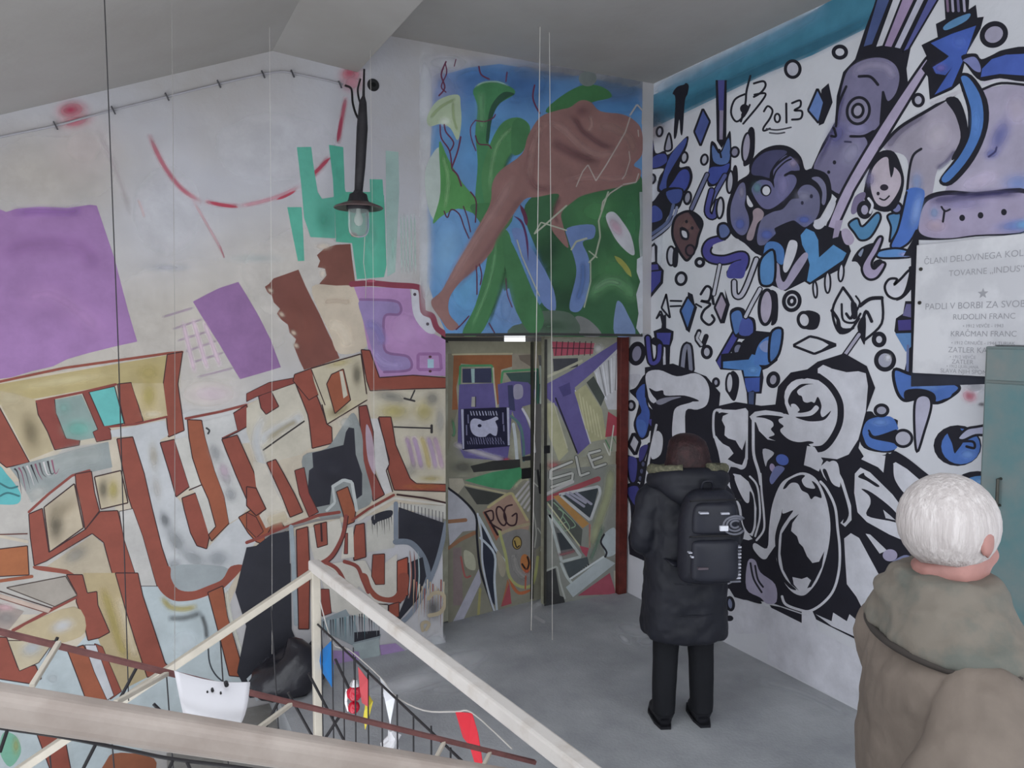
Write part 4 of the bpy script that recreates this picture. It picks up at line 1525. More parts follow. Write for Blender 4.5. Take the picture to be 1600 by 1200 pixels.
# ================================================================ paint on the double door
def paint_door():
    PU = '#665b99'
    on('leafA', (700, 533, 847, 1010))
    motif('painted_ground')
    T(640, 480)
    g('#99947a', '240,210 840,215 840,300 640,292 262,292')
    g('#8c846c', '240,290 275,290 300,640 270,760 240,900')
    g('#9f9480', '640,290 800,290 830,480 640,470')
    g('#a0602f', '275,300 640,298 640,372 572,390 562,600 546,612 522,370 320,352 292,500 302,640 265,642')
    s('#c3b78e', 2.5, '268,296 640,290', smooth=False)
    motif('painted_window')
    g('#3b3e5c', '330,385 512,380 512,472 330,472')
    g('#9fc0bc', '383,385 406,384 406,472 388,472')
    s('#49995f', 3.5, '312,485 316,366 516,364 522,470', smooth=False)
    g('#3d5650', '600,412 800,402 812,600 700,520 640,470')
    s('#49995f', 3.5, '572,470 582,402 800,388', smooth=False)
    g('#7c6f60', '680,300 770,295 770,380 690,330')
    g('#26252a', '755,290 775,290 772,345 758,345')
    motif('painted_letter')
    g(PU, '310,482 530,475 538,632 640,640 622,880 610,962 342,942 300,862 304,620')
    b('#7a70ac', .7, 400, 900, 110, 60)
    s('#c3bba0', 2.5, '522,380 528,480 545,630', smooth=False)
    g('#b8b4a8', '388,560 412,560 412,622 385,622')
    s('#3a3448', 1.6, '412,560 412,622', smooth=False)
    motif('painted_letter')
    f(PU, '550,482 640,462 740,470 785,520 772,602 702,622 752,760 785,905 702,932 690,782 642,652 560,642', False)
    g('#3e4168', '612,488 644,486 660,650 620,640')
    f('#a49fb6', '652,490 702,488 705,560 655,572')
    s('#cfcbd6', 3.5, '705,635 750,720 772,810 782,905')
    s('#c6ccd0', 5, '648,730 660,820 672,965')
    s('#567e7e', 4, '632,680 690,740 712,860 712,960')
    s('#c5d2cc', 3, '815,370 822,480 818,600')
    s('#2f6a58', 3, '800,390 805,500 800,600')
    motif('painted_smear')
    ss('#c4bcc0', .9, 14, '270,850 400,900 620,965')
    ss('#b85a62', .8, 8, '340,905 440,925')
    b('#b83a4a', .9, 605, 955, 35, 20)
    ss('#348a5a', .8, 8, '265,690 280,780 265,810')
    g('#2d2c30', '702,935 770,925 772,955 706,962')
    b('#55544c', .8, 330, 1000, 90, 50)
    motif('painted_leaf')
    g('#34342f', '380,992 520,960 690,950 692,1005 400,1032')
    g('#3d9b64', '342,1082 520,1030 690,1000 722,1052 622,1142 520,1130 420,1105')
    b('#54b27c', .6, 540, 1070, 120, 40)
    T(640, 720)
    s('#a35848', 2, '350,120 480,150 600,185', smooth=False)
    motif('painted_ground')
    g('#8d8a78', '240,100 830,100 830,960 560,1000 240,1110')
    T(640, 480)
    g('#3d9b64', '342,1082 520,1030 690,1000 722,1052 622,1142 520,1130 420,1105')
    T(640, 720)
    g('#b9b09a', '245,110 330,110 345,150 300,210 250,190')
    g('#41423c', '342,160 432,180 592,210 490,272 420,272')
    s('#b7ad86', 3, '350,150 480,178 600,205', smooth=False)
    ss('#bdb896', .8, 10, '640,180 720,110 800,180')
    for i in range(7):
        s('#b9b3b2', 3.5, [(650 + i * 22, 240 + i * 18), (740 + i * 14, 130 + i * 22)], smooth=False)
    motif('painted_ground')
    f('#bcbcc4', '240,180 330,240 410,345 420,432 332,442 250,530 236,400', False)
    g('#898571', '236,540 400,458 442,690 302,962 236,1010')
    g('#8d7a78', '270,545 322,540 332,900 272,905')
    f('#b9b79c', '340,560 400,590 410,680 350,660')
    s('#a9a05c', 4, '440,800 425,1030', smooth=False)
    s('#a2704a', 6, '238,380 350,370', smooth=False)
    s('#a2704a', 6, '240,545 320,490 405,450', smooth=False)
    s('#b05a54', 3, '320,600 345,720 380,720')
    f('#b2b0be', '432,675 446,760 380,900 300,1065 238,1065 300,945', False)
    motif('painted_stripe')
    g('#2b3140', '450,380 542,560 530,650 532,905 500,862 460,640')
    s('#1d1c22', 3.5, '240,170 330,240 412,340 420,480 442,680 500,860 545,990')
    s('#c6ccd6', 3, '424,330 450,480 455,640 500,850 552,1000')
    s('#c3cdd6', 4, '430,350 480,440 542,560 615,650')
    s('#c3cdd6', 3.5, '440,480 530,585 530,760 552,1000')
    motif('painted_panel')
    g('#a8664a', '455,320 480,310 560,470 540,500')
    g('#ad8a76', '462,310 620,202 662,240 752,380 742,432 550,462')
    s('#bfb27a', 4, '490,290 620,205 660,240 735,370')
    s('#b0a07c', 5, '560,460 650,420 745,395')
    motif('painted_letter')
    s('#241418', 3.5, '470,322 550,462', smooth=False)
    s('#3a1a20', 2.6, '470,322 515,312 522,365 500,385 572,432')
    motif('painted_letter')
    s('#3a1a20', 2.6, ell(572, 345, 26, 62, -18), True, False)
    motif('painted_letter')
    s('#3a1a20', 2.6, '640,275 600,290 590,350 620,400 662,395 668,330 640,345')
    motif('painted_face')
    f('#8c8884', '570,470 740,432 792,602 782,762 702,802 632,742 600,602', True)
    ss('#a9a49e', .7, 14, '650,580 670,680 740,740')
    s('#b0b26a', 4.5, '560,440 600,590 622,720 690,785 770,765 800,600')
    s('#bd6432', 5, '618,735 680,825 770,800', taper=2)
    s('#bb5a3c', 2.5, '725,720 722,800', smooth=False)
    e('#b79844', 670, 512, 28, 40, 1.6, '#4a3a20')
    s('#2b2018', 2, '655,500 668,540 685,530')
    e('#c4762e', 724, 640, 32, 58, 0, rot=-8)
    s('#241a16', 3, '735,600 745,640 730,680 702,645')
    b('#c0482e', .8, 730, 690, 25, 20)
    g('#ae4a52', '570,912 622,762 636,892')
    g('#b26a3e', '610,740 622,762 570,910 600,790')
    f('#a99f88', '545,560 600,640 590,720 560,700', True)
    motif('painted_ground')
    g('#747672', '552,952 815,875 820,965 560,1002')
    s('#b5bcc0', 3.5, '555,950 640,920 700,915', smooth=False)
    g('#7b7b78', '740,60 830,60 830,520 780,560')
    for q in ('770,300 790,440 780,540', '800,420 830,480 820,560', '760,120 800,160'):
        s('#b9bab2', 2, q)
    for q in ('800,60 815,200', '820,20 822,160'):
        s('#26262a', 4, q, smooth=False)

    on('leafB', (850, 529, 964, 960))
    T(640, 480)
    motif('painted_ground')
    g('#9b9b88', '820,190 1345,190 1345,900 820,980')
    T(640, 720)
    g('#8d8f86', '820,60 1340,20 1330,860 960,900 820,940')
    T(640, 480)
    motif('painted_grid')
    g('#b3475a', '890,215 1155,225 1145,292 900,306')
    for i in range(7):
        s('#4a2a32', 1.5, [(920 + i * 36, 215), (912 + i * 36, 300)], smooth=False)
    s('#4a2a32', 1.5, '890,255 1150,258', smooth=False)
    g('#444449', '895,322 1052,318 1052,372 900,402')
    b('#c9c6c6', .8, 1180, 260, 40, 40)
    motif('painted_letter')
    f('#c2c2c4', '1150,400 1330,230 1340,640 1240,640 1210,560', False)
    for i in range(9):
        s(['#cfcfd2', '#8f8f90', '#dcdce0'][i % 3], 2, [(1170 + i * 18, 390 - i * 14), (1215 + i * 10, 560 - i * 6)], smooth=False)
    s('#d8dade', 2.5, '1165,410 1185,500 1230,575')
    g(PU, '850,482 1000,402 1330,215 1338,262 1152,400 1032,502 1052,600 1128,850 1050,922 992,782 922,622 850,562')
    s('#b8b598', 4, '848,440 950,395 1075,335', smooth=False)
    s('#24222c', 2.4, '912,568 980,740 1046,908', smooth=False)
    s('#c9c8cc', 2, '1035,520 1080,690 1130,850', smooth=False)
    g('#4d4580', '930,500 1000,470 1010,540 960,560')
    motif('painted_ground')
    f('#b2ae80', '1030,532 1100,482 1202,640 1232,822 1132,842', False)
    for i in range(6):
        s('#c6c294', 1.8, [(1060 + i * 22, 540 + i * 25), (1100 + i * 20, 760 + i * 12)], smooth=False)
    g('#4a5148', '1105,470 1150,430 1220,560 1195,620')
    g('#b7b489', '848,600 892,600 992,902 932,962 870,800')
    s('#c3c0a0', 2, '900,600 985,880', smooth=False)
    g('#b33f4d', '1240,652 1312,690 1312,802 1222,812')
    s('#5a8a5c', 2, '1225,830 1260,900 1262,800 1300,860', smooth=False)
    s('#d0d0c0', 2, '1215,850 1250,930 1275,740', smooth=False)
    motif('painted_letter')
    b('#b05058', .8, 900, 990, 60, 35)
    for w_, c_ in ((6, '#55554e'), (3.6, '#c4c4bc')):
        s(c_, w_, '1015,965 880,1020 878,1075 1020,1035 1015,1080 885,1125', smooth=False)
    motif('painted_letter')
    for w_, c_ in ((6, '#55554e'), (3.6, '#c4c4bc')):
        s(c_, w_, '1040,935 1065,1055 1120,1035', smooth=False)
    motif('painted_letter')
    for w_, c_ in ((6, '#55554e'), (3.6, '#c4c4bc')):
        s(c_, w_, '1190,895 1115,915 1150,1005 1225,980', smooth=False)
        s(c_, w_, '1130,960 1200,935', smooth=False)
    T(640, 720)
    motif('painted_frame')
    s('#ab4a52', 8, '830,245 1000,180 1180,112', smooth=False)
    s('#bfbbb8', 5, '828,215 930,170 1020,130', smooth=False)
    g('#3b4347', '950,210 1182,165 1130,362')
    s('#c6c8c8', 4.5, '930,212 1182,160 1192,200 1130,372', True, False)
    for q in ('975,205 1090,285', '1000,200 1100,262', '1040,200 1135,270'):
        s('#a3a2b4', 4, q, smooth=False)
    g('#bf8a3e', '895,222 930,214 1122,392 1080,422')
    motif('painted_net')
    f('#565a52', '850,255 900,240 1080,430 1070,540 1000,470', False)
    for q in ('860,260 1070,540', '855,300 960,420', '900,260 1030,390 1010,420', '930,300 960,330 930,400 980,380', '960,350 1000,420 960,440'):
        s('#8fae8c', 1.6, q)
    s('#c2be96', 2.2, '865,270 1090,570', smooth=False)
    g('#6d6e6c', '890,400 960,440 1050,560 940,600')
    g('#3b4145', '920,450 965,450 1030,545 945,560')
    s('#bcc4c0', 4.5, '870,330 950,630 1072,598', True, False)
    ss('#a25a60', .7, 10, '920,590 990,575 1040,560')
    g('#b5485a', '1060,530 1120,545 1105,602 1078,570')
    s('#b06a62', 3, '1125,400 1125,540', smooth=False)
    motif('painted_ground')
    ss('#a6a97c', .95, 24, '1130,560 1180,380 1240,200 1262,20')
    ss('#5c8068', .7, 12, '1120,640 1170,520 1210,400')
    f('#b7c3c6', '1200,480 1262,420 1290,440 1300,560 1240,600 1215,560', True)
    s('#26262c', 3, '1215,460 1195,510 1230,570 1215,610')
    for i in range(9):
        s('#2c2e30', 2.2, [(985 + i * 14, 640 - i * 4), (1010 + i * 14, 740 - i * 10)], smooth=False)
    g('#4b5456', '960,640 1110,600 1120,640 1000,740')
    g('#b4bec0', '975,790 1212,600 1285,640 1020,852')
    s('#d2d8d8', 3, '1000,740 1210,600', smooth=False)
    s('#bcc4c0', 4, '945,640 980,720 1010,760')
    s('#b5b8b0', 3, '820,690 920,660 940,760 970,860', smooth=False)
    f('#3a3b39', '815,700 910,670 940,850 815,800', False)
    g('#a9485a', '1050,842 1250,700 1290,832')
    s('#b9b19c', 3, '1280,690 1290,830', smooth=False)
    g('#363635', '812,800 962,852 972,892 812,935')
    flush()


paint_door()


# ---------------------------------------------------------------- poster stuck on the door
def build_poster():
    w = walls['leafA']
    n = w['n']
    M_POST = mat('poster_black', '#22213a', .6, var=.2, scale=30)
    M_PD = mat('poster_grey', '#7b7a98', .6)
    M_PW = mat('poster_white', '#b9b9d0', .6, var=.1, scale=30)
    cs = [(719, 639), (795, 636), (796, 697), (722, 703)]
    off = n * .0065

    def P(x, y, k=0):
        return hit(x, y, w['p0'], n) + off + n * k
    q = [P(*c) for c in cs]
    bk = [p - n * .003 for p in q]
    o_ = fix(put('poster', q + bk, [(3, 2, 1, 0), (4, 5, 6, 7), (0, 1, 5, 4), (1, 2, 6, 5), (2, 3, 7, 6), (3, 0, 4, 7)], M_POST, None, loc=tuple(q[3])))
    tag(o_, 'black and white printed poster stuck on the purple door letter', 'poster')

    def pr(name, pts, m=M_PW, k=.0006):
        v = [P(710 + x / 16, 630 + y / 16, k) for x, y in pts]
        t = tessellate_polygon([[Vector((x, y, 0)) for x, y in pts]])
        put(name, v, [tuple(a) for a in t], m, o_)
    pr('border', [(150, 150), (215, 150), (232, 1140), (190, 1140)])
    pr('border', [(1295, 105), (1355, 110), (1370, 1050), (1320, 1050)])
    pr('print_figure', catmull([(380, 560), (400, 440), (480, 380), (620, 400), (700, 440), (800, 420), (920, 380), (1040, 330), (1085, 400), (1010, 450), (1065, 600), (1040, 800), (960, 800), (880, 750), (810, 790), (760, 835), (600, 840), (480, 790), (410, 700)], True, 3))
    pr('print_mark', ell(615, 560, 50, 40), M_POST, .0012)
    rnd = random.Random(5)
    for y, x0, x1, h in ((250, 380, 1080, 110), (900, 380, 1150, 90), (985, 300, 1200, 80)):
        x = x0
        while x < x1:
            ww = rnd.uniform(35, 60)
            pr('print_letter', [(x, y - h / 2), (x + ww * .4, y - h / 2), (x + ww, y + h / 2), (x + ww * .5, y + h / 2)], M_PW if y < 300 else M_PD)
            x += ww * 1.35
    for x, y0, y1 in ((330, 280, 500), (290, 540, 800), (1200, 230, 520), (1220, 540, 700)):
        pr('print_letter', [(x - 18, y0), (x + 14, y0), (x + 22, y1), (x - 12, y1)], M_PD)


build_poster()


# ================================================================ paint on the right wall
K, BL, BB, VI, LV, GY, WH, TQ = '#1b1a24', '#3f5fb4', '#4a80cc', '#48468c', '#b0a6c6', '#77748f', '#d3d3dc', '#2f8099'


def ring(cx, cy, rx, ry, w=3.2, fill='#c3c2d0', rot=0):
    motif('painted_ring')
    e(fill, cx, cy, rx, ry, w, K, rot)


def paint_right_top():
    on('right', (980, -40, 1640, 1200))
    motif('painted_band')
    T(0, 0, 1)
    f('#3a89a5', '1003,158 1060,128 1120,98 1200,56 1270,18 1330,-20 1480,-20 1400,22 1330,56 1270,86 1200,114 1150,138 1100,162 1050,186 1006,206', False)
    ss('#27667f', .85, 34, '1004,195 1100,150 1200,104 1300,60 1400,12')
    ss('#6fa0bd', .8, 40, '1010,150 1100,108 1200,58 1300,8')
    b('#3b4150', .8, 1020, 190, 34, 40)
    b('#6a4a50', .6, 1018, 205, 24, 20)
    ss('#a5a9b4', .6, 90, '1010,260 1012,360 1012,440')
    # --- long worm with eye
    motif('painted_worm')
    T(1200, 0)
    f(K, '430,600 470,450 545,370 600,200 690,-40 1090,-40 900,260 866,430 880,560 800,720 700,860 600,1060 520,1240 430,1240 260,1080 340,900 420,760', False)
    for c_, q in (('#4a5c92', '690,-40 780,-40 655,280 590,300'), (WH, '790,-40 850,-40 720,290 668,300'), ('#ab93bb', '850,-40 935,-40 775,300 722,292'), ('#c3c2d6', '945,-40 1000,-40 830,310 785,300'), ('#5a5ea2', '1015,-40 1085,-40 880,310 838,330')):
        g(c_, q)
        s(K, 3, q, True, False)
    f('#7d789a', '465,540 500,440 580,382 700,360 790,400 822,480 800,580 750,632 722,575 705,760 640,832 600,846 622,905 565,1040 490,1130 462,1220 285,1075 372,880 412,800 440,660')
    ss('#9d95b2', .8, 26, '520,470 620,410 740,420 790,500')
    b('#9a96c2', .8, 560, 800, 110, 60)
    b('#5f5f9c', .8, 430, 840, 70, 100, 20)
    b('#a3a0bd', .7, 520, 960, 70, 110, 25)
    ss('#4b4678', .7, 12, '480,540 450,680 420,800 300,1050')
    s(K, 4, '425,790 440,660 490,540')
    e('#8f8aa6', 565, 692, 70, 84, 4.5, K, 12)
    e('#a8a3b8', 562, 692, 34, 42, 4.5, K, 12)
    s(K, 4.5, '568,478 640,480 688,530')
    s(K, 4, '515,852 600,850 660,820')
    s('#3c3a5a', 3, '480,885 520,888')
    e(K, 416, 1015, 11, 13)
    e(K, 380, 1076, 10, 11)
    s(K, 4, '720,575 712,680 705,770')
    s(K, 4, '395,850 425,850 412,800')
    # lilac pole
    motif('painted_pole')
    q = '965,395 1000,372 1018,400 1000,440 780,800 560,1160 520,1240 400,1490 360,1490 362,1440 470,1180 700,790'
    f('#b6a9c8', q, True)
    s(K, 4, q, True, True)
    # diamond
    motif('painted_diamond')
    g(K, '335,560 380,520 405,640 350,772 318,786')
    o('#6587c8', '310,552 352,640 318,772 250,690', 3.5, K, False)
    ring(155, 432, 46, 52, 5)
    ring(450, 326, 40, 36, 6, WH)
    ring(1412, 216, 76, 66, 8, '#a9a4bc', -30)
    ring(940, 626, 32, 36, 5, '#b7b6c8')
    # --- paint tube
    motif('painted_tube')
    g(K, '1050,150 1110,120 1100,-40 1260,-40 1255,60 1300,30 1310,110 1350,105 1330,180 1245,330 1200,520 1150,562 1012,622 1000,480 960,430 1000,370 960,282 1062,232')
    for x, c_ in ((1118, '#8a6f8e'), (1150, '#b7b2cc'), (1185, '#77719c'), (1222, '#b7b2cc')):
        s(c_, 4, [(x, -40), (x + 8, 70)], smooth=False)
    f('#5590c2', '1098,168 1160,122 1262,84 1240,130 1120,188')
    f('#3f62be', '1018,270 1150,212 1302,160 1242,330 1150,540 1042,592 1108,490 1152,420 1110,470 1050,460 1030,420 1110,372 1132,352 1062,302', False)
    b('#5577cf', .7, 1200, 260, 70, 60)
    b('#7c70be', .8, 1080, 425, 50, 36)
    # --- body right
    motif('painted_figure')
    f('#aca4bd', '1330,560 1480,530 1640,540 1640,1300 1060,1300 1130,1140 1270,1010 1350,820 1362,650', False)
    b('#5a62a8', .8, 1450, 850, 70, 150, 25)
    b('#47549c', .8, 1400, 960, 60, 40, -20)
    b('#6f8fd0', .8, 1570, 1150, 120, 80)
    b('#c3b7cc', .8, 1560, 680, 90, 120)
    b('#c9bcd4', .7, 1320, 1130, 140, 60, -20)
    s(K, 4, '1340,560 1460,520 1640,535')
    s('#cfcbd8', 5, '1345,520 1460,495 1640,510')
    s('#3b3a6a', 3, '1380,980 1420,950 1430,920')
    f('#a69eb0', '720,922 820,800 1000,690 1112,640 1180,720 1222,870 1160,982 1060,1062 1012,1240 870,1240 880,1060 850,970', True)
    b('#c3bac8', .8, 1060, 850, 110, 130, 20)
    ss('#6b6580', .8, 20, '740,930 830,820 1000,700')
    b('#7f98c8', .8, 930, 1140, 50, 80)
    ss('#59557a', .8, 14, '1050,1060 1120,1010 1180,930')
    s(K, 4, '960,930 910,970 885,1060 870,1200')
    s(K, 5, '700,930 820,800 1000,690 1100,630 1220,560')
    f('#c9c6cf', '1010,640 1100,600 1210,555 1215,580 1110,625 1020,660', False)
    f(K, '1110,622 1190,616 1245,760 1240,900 1170,992 1150,985 1205,860 1172,720')
    q = '1208,482 1260,490 1335,620 1342,800 1262,980 1132,1132 1088,1112 1190,990 1262,850 1272,700 1232,560'
    f(K, '1190,470 1275,470 1370,620 1375,800 1290,1000 1150,1155 1070,1130 1170,990 1240,860 1250,700 1215,570')
    f('#467cc6', q)
    b('#5f96dc', .6, 1300, 760, 40, 120)
    f(K, '1210,350 1300,335 1335,370 1400,345 1480,310 1640,305 1640,500 1450,490 1330,505 1250,420')
    f('#4463c0', '1340,430 1400,370 1490,342 1640,335 1640,475 1450,462 1332,482', False)
    f('#7f86c0', '1222,375 1290,355 1325,400 1330,450 1290,440 1250,400')
    # lower arm
    T(1200, 300)
    q = '945,200 965,110 1010,50 1120,20 1300,28 1640,18 1640,232 1300,268 1150,288 1020,285 952,255'
    f(K, '920,220 940,100 1000,20 1130,-10 1300,0 1640,-10 1640,238 1300,278 1120,298 960,300 905,290')
    f('#a79cba', q)
    b('#8d86b2', .8, 1200, 70, 180, 50)
    b('#b9a3b4', .8, 1050, 210, 90, 60)
    b('#4a78c4', .8, 1560, 210, 150, 50, -6)
    b('#57a5d8', .8, 1600, 205, 70, 40)
    b('#6c9ac8', .6, 1040, 130, 40, 50)
    ss('#454071', .8, 22, '1000,60 1150,40 1400,15 1600,8')
    s(K, 3, '1085,92 1108,120 1140,108')
    s(K, 3.5, '1105,115 1095,186', smooth=False)
    for cx, cy in ((1215, 162), (1330, 146), (1476, 126)):
        e(K, cx, cy, 18, 20)
    # blue leg
    q = '868,-10 978,-10 958,120 935,230 880,320 800,362 768,335 800,260 830,170'
    f('#4573c8', q)
    b('#8fb0e4', .7, 930, 120, 40, 130, 12)
    s(K, 3.5, '868,0 830,170 800,260 768,335 800,362 880,320 930,240')
    o('#4a86b8', '748,150 800,130 832,140 822,200 800,262 762,312 770,220', 3.5)
    o('#5a93d4', '690,372 780,352 850,358 905,382 880,408 700,412', 3.5)
    b('#b4a9d0', .8, 860, 390, 50, 18)
    e('#7a80b4', 805, 100, 34, 34, 4, K)


def paint_right_mid():
    on('right', (980, -40, 1640, 1200))
    # --- eyed creature
    motif('painted_creature')
    T(1120, 200, 6)
    f(K, '180,520 300,430 310,330 420,210 560,160 690,180 790,270 830,390 900,380 1040,440 1080,620 1040,720 960,860 900,940 960,1120 760,1200 420,1200 260,1080 150,1010 100,900 100,720')
    f('#4a4a70', '325,390 360,300 460,225 590,205 660,230 560,320 500,420 505,470 420,450 340,440')
    f('#6d6c98', '560,340 640,260 700,270 770,350 770,405 700,400 640,440 720,440 750,500 700,600 600,700 500,760 420,740 350,640 330,560 400,490 500,500 540,560 530,420')
    b('#8a84b4', .9, 620, 540, 70, 150)
    b('#a493b0', .8, 720, 330, 50, 50)
    b('#5a8790', .9, 380, 560, 60, 70)
    s(K, 3.5, '505,480 520,400 590,320 690,250')
    s(K, 2.5, '530,480 560,400 640,320 700,290')
    s(K, 4, '640,445 690,420 770,410')
    e(K, 462, 585, 52, 56)
    e('#d9d9e2', 465, 588, 36, 42)
    f('#6f6f96', '215,530 262,520 275,640 262,720 300,830 300,930 260,1000 200,990 140,900 130,760 160,640')
    b('#4f62b0', .9, 220, 900, 70, 80)
    b('#8d879c', .8, 235, 600, 36, 80)
    f(WH, '285,630 310,670 342,730 310,740 285,700')
    f('#a39099', '340,780 390,750 440,790 430,850 380,900 340,1040 290,1050 285,1000 340,860')
    f('#6e6e90', '760,600 810,540 890,540 960,620 965,760 930,850 880,900 820,930 750,880 700,870 560,930 545,960 580,1060 500,1080 400,1100 380,1020 420,860 520,790 620,760 700,670 770,660')
    b('#4f66b8', .9, 470, 1000, 90, 70)
    b('#4f66b8', .9, 820, 860, 80, 50)
    b('#8b8aa2', .7, 820, 640, 110, 70)
    e('#2a2a40', 888, 640, 14, 20)
    e('#2a2a40', 803, 702, 14, 18)
    f('#7d7c9c', '890,470 960,460 1020,530 1030,650 1010,720 985,700 990,600 950,520')
    f('#cfcfda', '1080,680 1115,690 1080,790 1010,880 960,945 920,930 915,870 960,850 1020,790')
    # --- tangle of blue tongues under it
    motif('painted_tangle')
    T(1200, 300)
    f(K, '-20,330 60,250 200,240 330,200 480,250 520,370 480,470 260,580 230,560 110,620 40,590 -30,560', False)
    f('#477fc4', '-20,340 50,312 100,360 95,450 60,440 40,400 0,560 -30,560')
    f('#4e92cc', '205,270 240,228 290,250 315,300 320,410 410,330 492,382 470,425 265,565 245,555 262,455 245,390 215,330', False)
    f(WH, '125,330 150,300 185,320 170,400 120,500 95,470', True)
    f('#a9a0bc', '38,450 70,455 80,530 105,560 160,460 228,380 250,410 170,540 110,610 60,590')
    f('#4a8ab8', '505,200 560,165 592,215 680,130 705,170 645,280 580,302 540,255')
    s(K, 3.5, '505,200 560,165 592,215 680,130 705,170 645,280 580,302 540,255', True)
    f('#cfcfda', '285,200 320,190 350,150 400,60 425,70 390,160 340,225 300,230')
    f('#b7a9c4', '460,245 500,230 540,290 520,330 480,320')
    f('#a79ab8', '425,180 470,175 440,280 405,290', False)
    # drips
    for cx, cy, rx, ry, rot in ((296, 610, 13, 52, -4), (374, 566, 18, 66, 0), (458, 504, 17, 56, 4)):
        ring(cx, cy, rx, ry, 3, '#cdcdd8', rot)
    # rabbit face
    motif('painted_face')
    T(1200, 0)
    f(K, '600,1240 640,1040 700,950 790,950 840,1060 850,1160 800,1300 700,1320')
    f('#c4b6c4', '645,1180 650,1070 700,1000 750,985 765,1060 790,1045 828,1090 830,1160 790,1240 740,1290 680,1270')
    b('#7f7aa8', .8, 640, 1120, 40, 60)
    f(K, '755,985 770,1110 790,1040')
    e('#2a2230', 728, 1172, 26, 20)
    e('#2a2230', 690, 1210, 10, 12)
    s(K, 2.5, '700,1240 730,1250 760,1225')
    T(1200, 300)
    f('#7a6f92', '520,110 545,30 600,0 610,30 560,120 530,140')
    ring(606, 112, 36, 44, 7, '#a9a3bd')
    s('#d3d3dc', 4, '630,40 655,80 640,130')
    motif('painted_hook')
    f(K, '580,350 680,320 660,420 620,520 560,440 525,430', True)
    q = '690,285 718,290 690,370 650,440 665,480 710,440 735,455 690,530 640,548 600,520 590,460 640,370'
    o('#ac9fc0', q, 4)
    o('#8a96b0', '560,390 590,350 605,360 585,410', 3)
    f(K, '660,440 700,420 720,440 670,480')
    # horn
    motif('painted_horn')
    f(K, '880,470 925,480 905,590 850,660 800,680 840,640 885,560')
    o('#d0d0da', '888,488 880,560 850,640 800,668 750,645 732,590 760,545 808,545 790,580 830,545', 4)
    ring(150, 682, 50, 58, 6, WH, 10)
    ring(150, 682, 20, 24, 5, WH, 10)
    motif('painted_ring')
    f(K, '210,760 260,740 325,770 310,850 250,860 200,830')
    e(WH, 228, 800, 38, 48, 5, K, -10)
    ring(695, 922, 33, 36, 7, '#c9c9d4')
    ring(732, 1052, 56, 58, 7, '#a9a9bc')
    b('#dcdce6', .8, 750, 1035, 26, 26)
    motif('painted_diamond')
    s(K, 4, '155,960 262,902 310,912 430,956 290,1012', True, False)
    g(K, '290,902 430,956 290,1015 380,955')
    # hand doodle
    motif('painted_hand')
    for w_, q in ((4.5, '470,597 540,705 520,790 490,760'), (4, '470,597 405,735 440,870 510,868 570,790'), (3, '550,650 575,692 555,745'), (6, '575,712 640,668 715,662'), (4, '715,662 712,822 600,930'), (5, '600,930 592,830 615,745 650,810'), (3.5, '462,700 472,800 540,815 580,760'), (5, '400,740 440,800 450,868')):
        s(K, w_, q)
    f(K, '520,690 555,700 560,780 530,790')
    f(K, '430,800 470,850 545,850 480,885 440,880')
    f(K, '560,840 610,770 610,920 598,950')
    motif('painted_pole')
    s(K, 9, '575,885 470,1035', smooth=False)
    s('#a9a5b8', 5, '572,890 470,1035', smooth=False)
    # crayon
    motif('painted_crayon')
    g(K, '790,870 800,790 845,760 858,682 905,682 930,790 945,820 945,1180 800,1200 855,1110 880,1000')
    f('#6e6a9c', '842,772 865,700 898,700 918,790', False)
    g('#483f8c', '812,802 925,795 925,862 816,866')
    g('#5c90cc', '795,884 915,880 900,960 862,1000')
    s('#6a77a8', 4, '875,960 872,1120', smooth=False)
    T(1200, 600)
    motif('painted_blob')
    o('#4672c2', '790,-90 900,-60 1100,-20 1190,10 1180,52 1062,118 940,92 850,102 800,30', 5)
    b('#6f9ad8', .7, 1000, 20, 120, 30)
    f(K, '860,40 960,30 1040,60 1040,115 940,95 860,100')
    f('#4672c2', '1060,95 1100,40 1060,50 1080,30 1150,20 1140,80')
    o('#b7b5cc', '920,110 960,70 1010,85 1020,150 980,290 932,425 915,260', 4)
    motif('painted_helmet')
    f(K, '540,200 640,170 680,200 800,220 810,260 800,400 740,430 600,400 560,300')
    f('#4674c4', '592,290 632,222 762,202 810,262 800,292 680,330 632,300 650,340 790,372 800,405 722,420 630,392 600,340')
    b('#76a0e0', .7, 700, 240, 70, 30)
    s(K, 3, '630,290 670,330 800,290')
    ring(710, 165, 40, 34, 5, '#a5a5b8')
    ring(845, 340, 56, 52, 4.5, '#b9b8c8')
    motif('painted_ball')
    e(K, 1185, 385, 150, 128)
    e('#4473c4', 1205, 390, 122, 112, 0)
    b('#6f9ad8', .8, 1250, 440, 60, 40)
    f(K, '1120,290 1190,270 1230,340 1180,420 1165,430 1150,370')
    s(K, 4, '1190,360 1280,360 1290,400 1240,390')
    o('#aeb0cc', '1188,335 1240,282 1300,268 1400,258 1400,318 1300,320 1220,352', 4)
    motif('painted_oval')
    e(K, 1310, 640, 150, 96)
    e('#4a86c4', 1330, 630, 110, 56)
    b('#7fb0e0', .7, 1340, 610, 70, 26)
    f('#a9a9bc', '1290,720 1390,700 1390,770 1330,790', False)
    motif('painted_smudge')
    b('#c45870', .9, 1260, 75, 60, 50, 20)
    b('#8a8a92', .7, 1290, 20, 80, 40)
    b('#3a3038', .8, 1335, 128, 30, 18)
    e(K, 1362, 470, 24, 40)


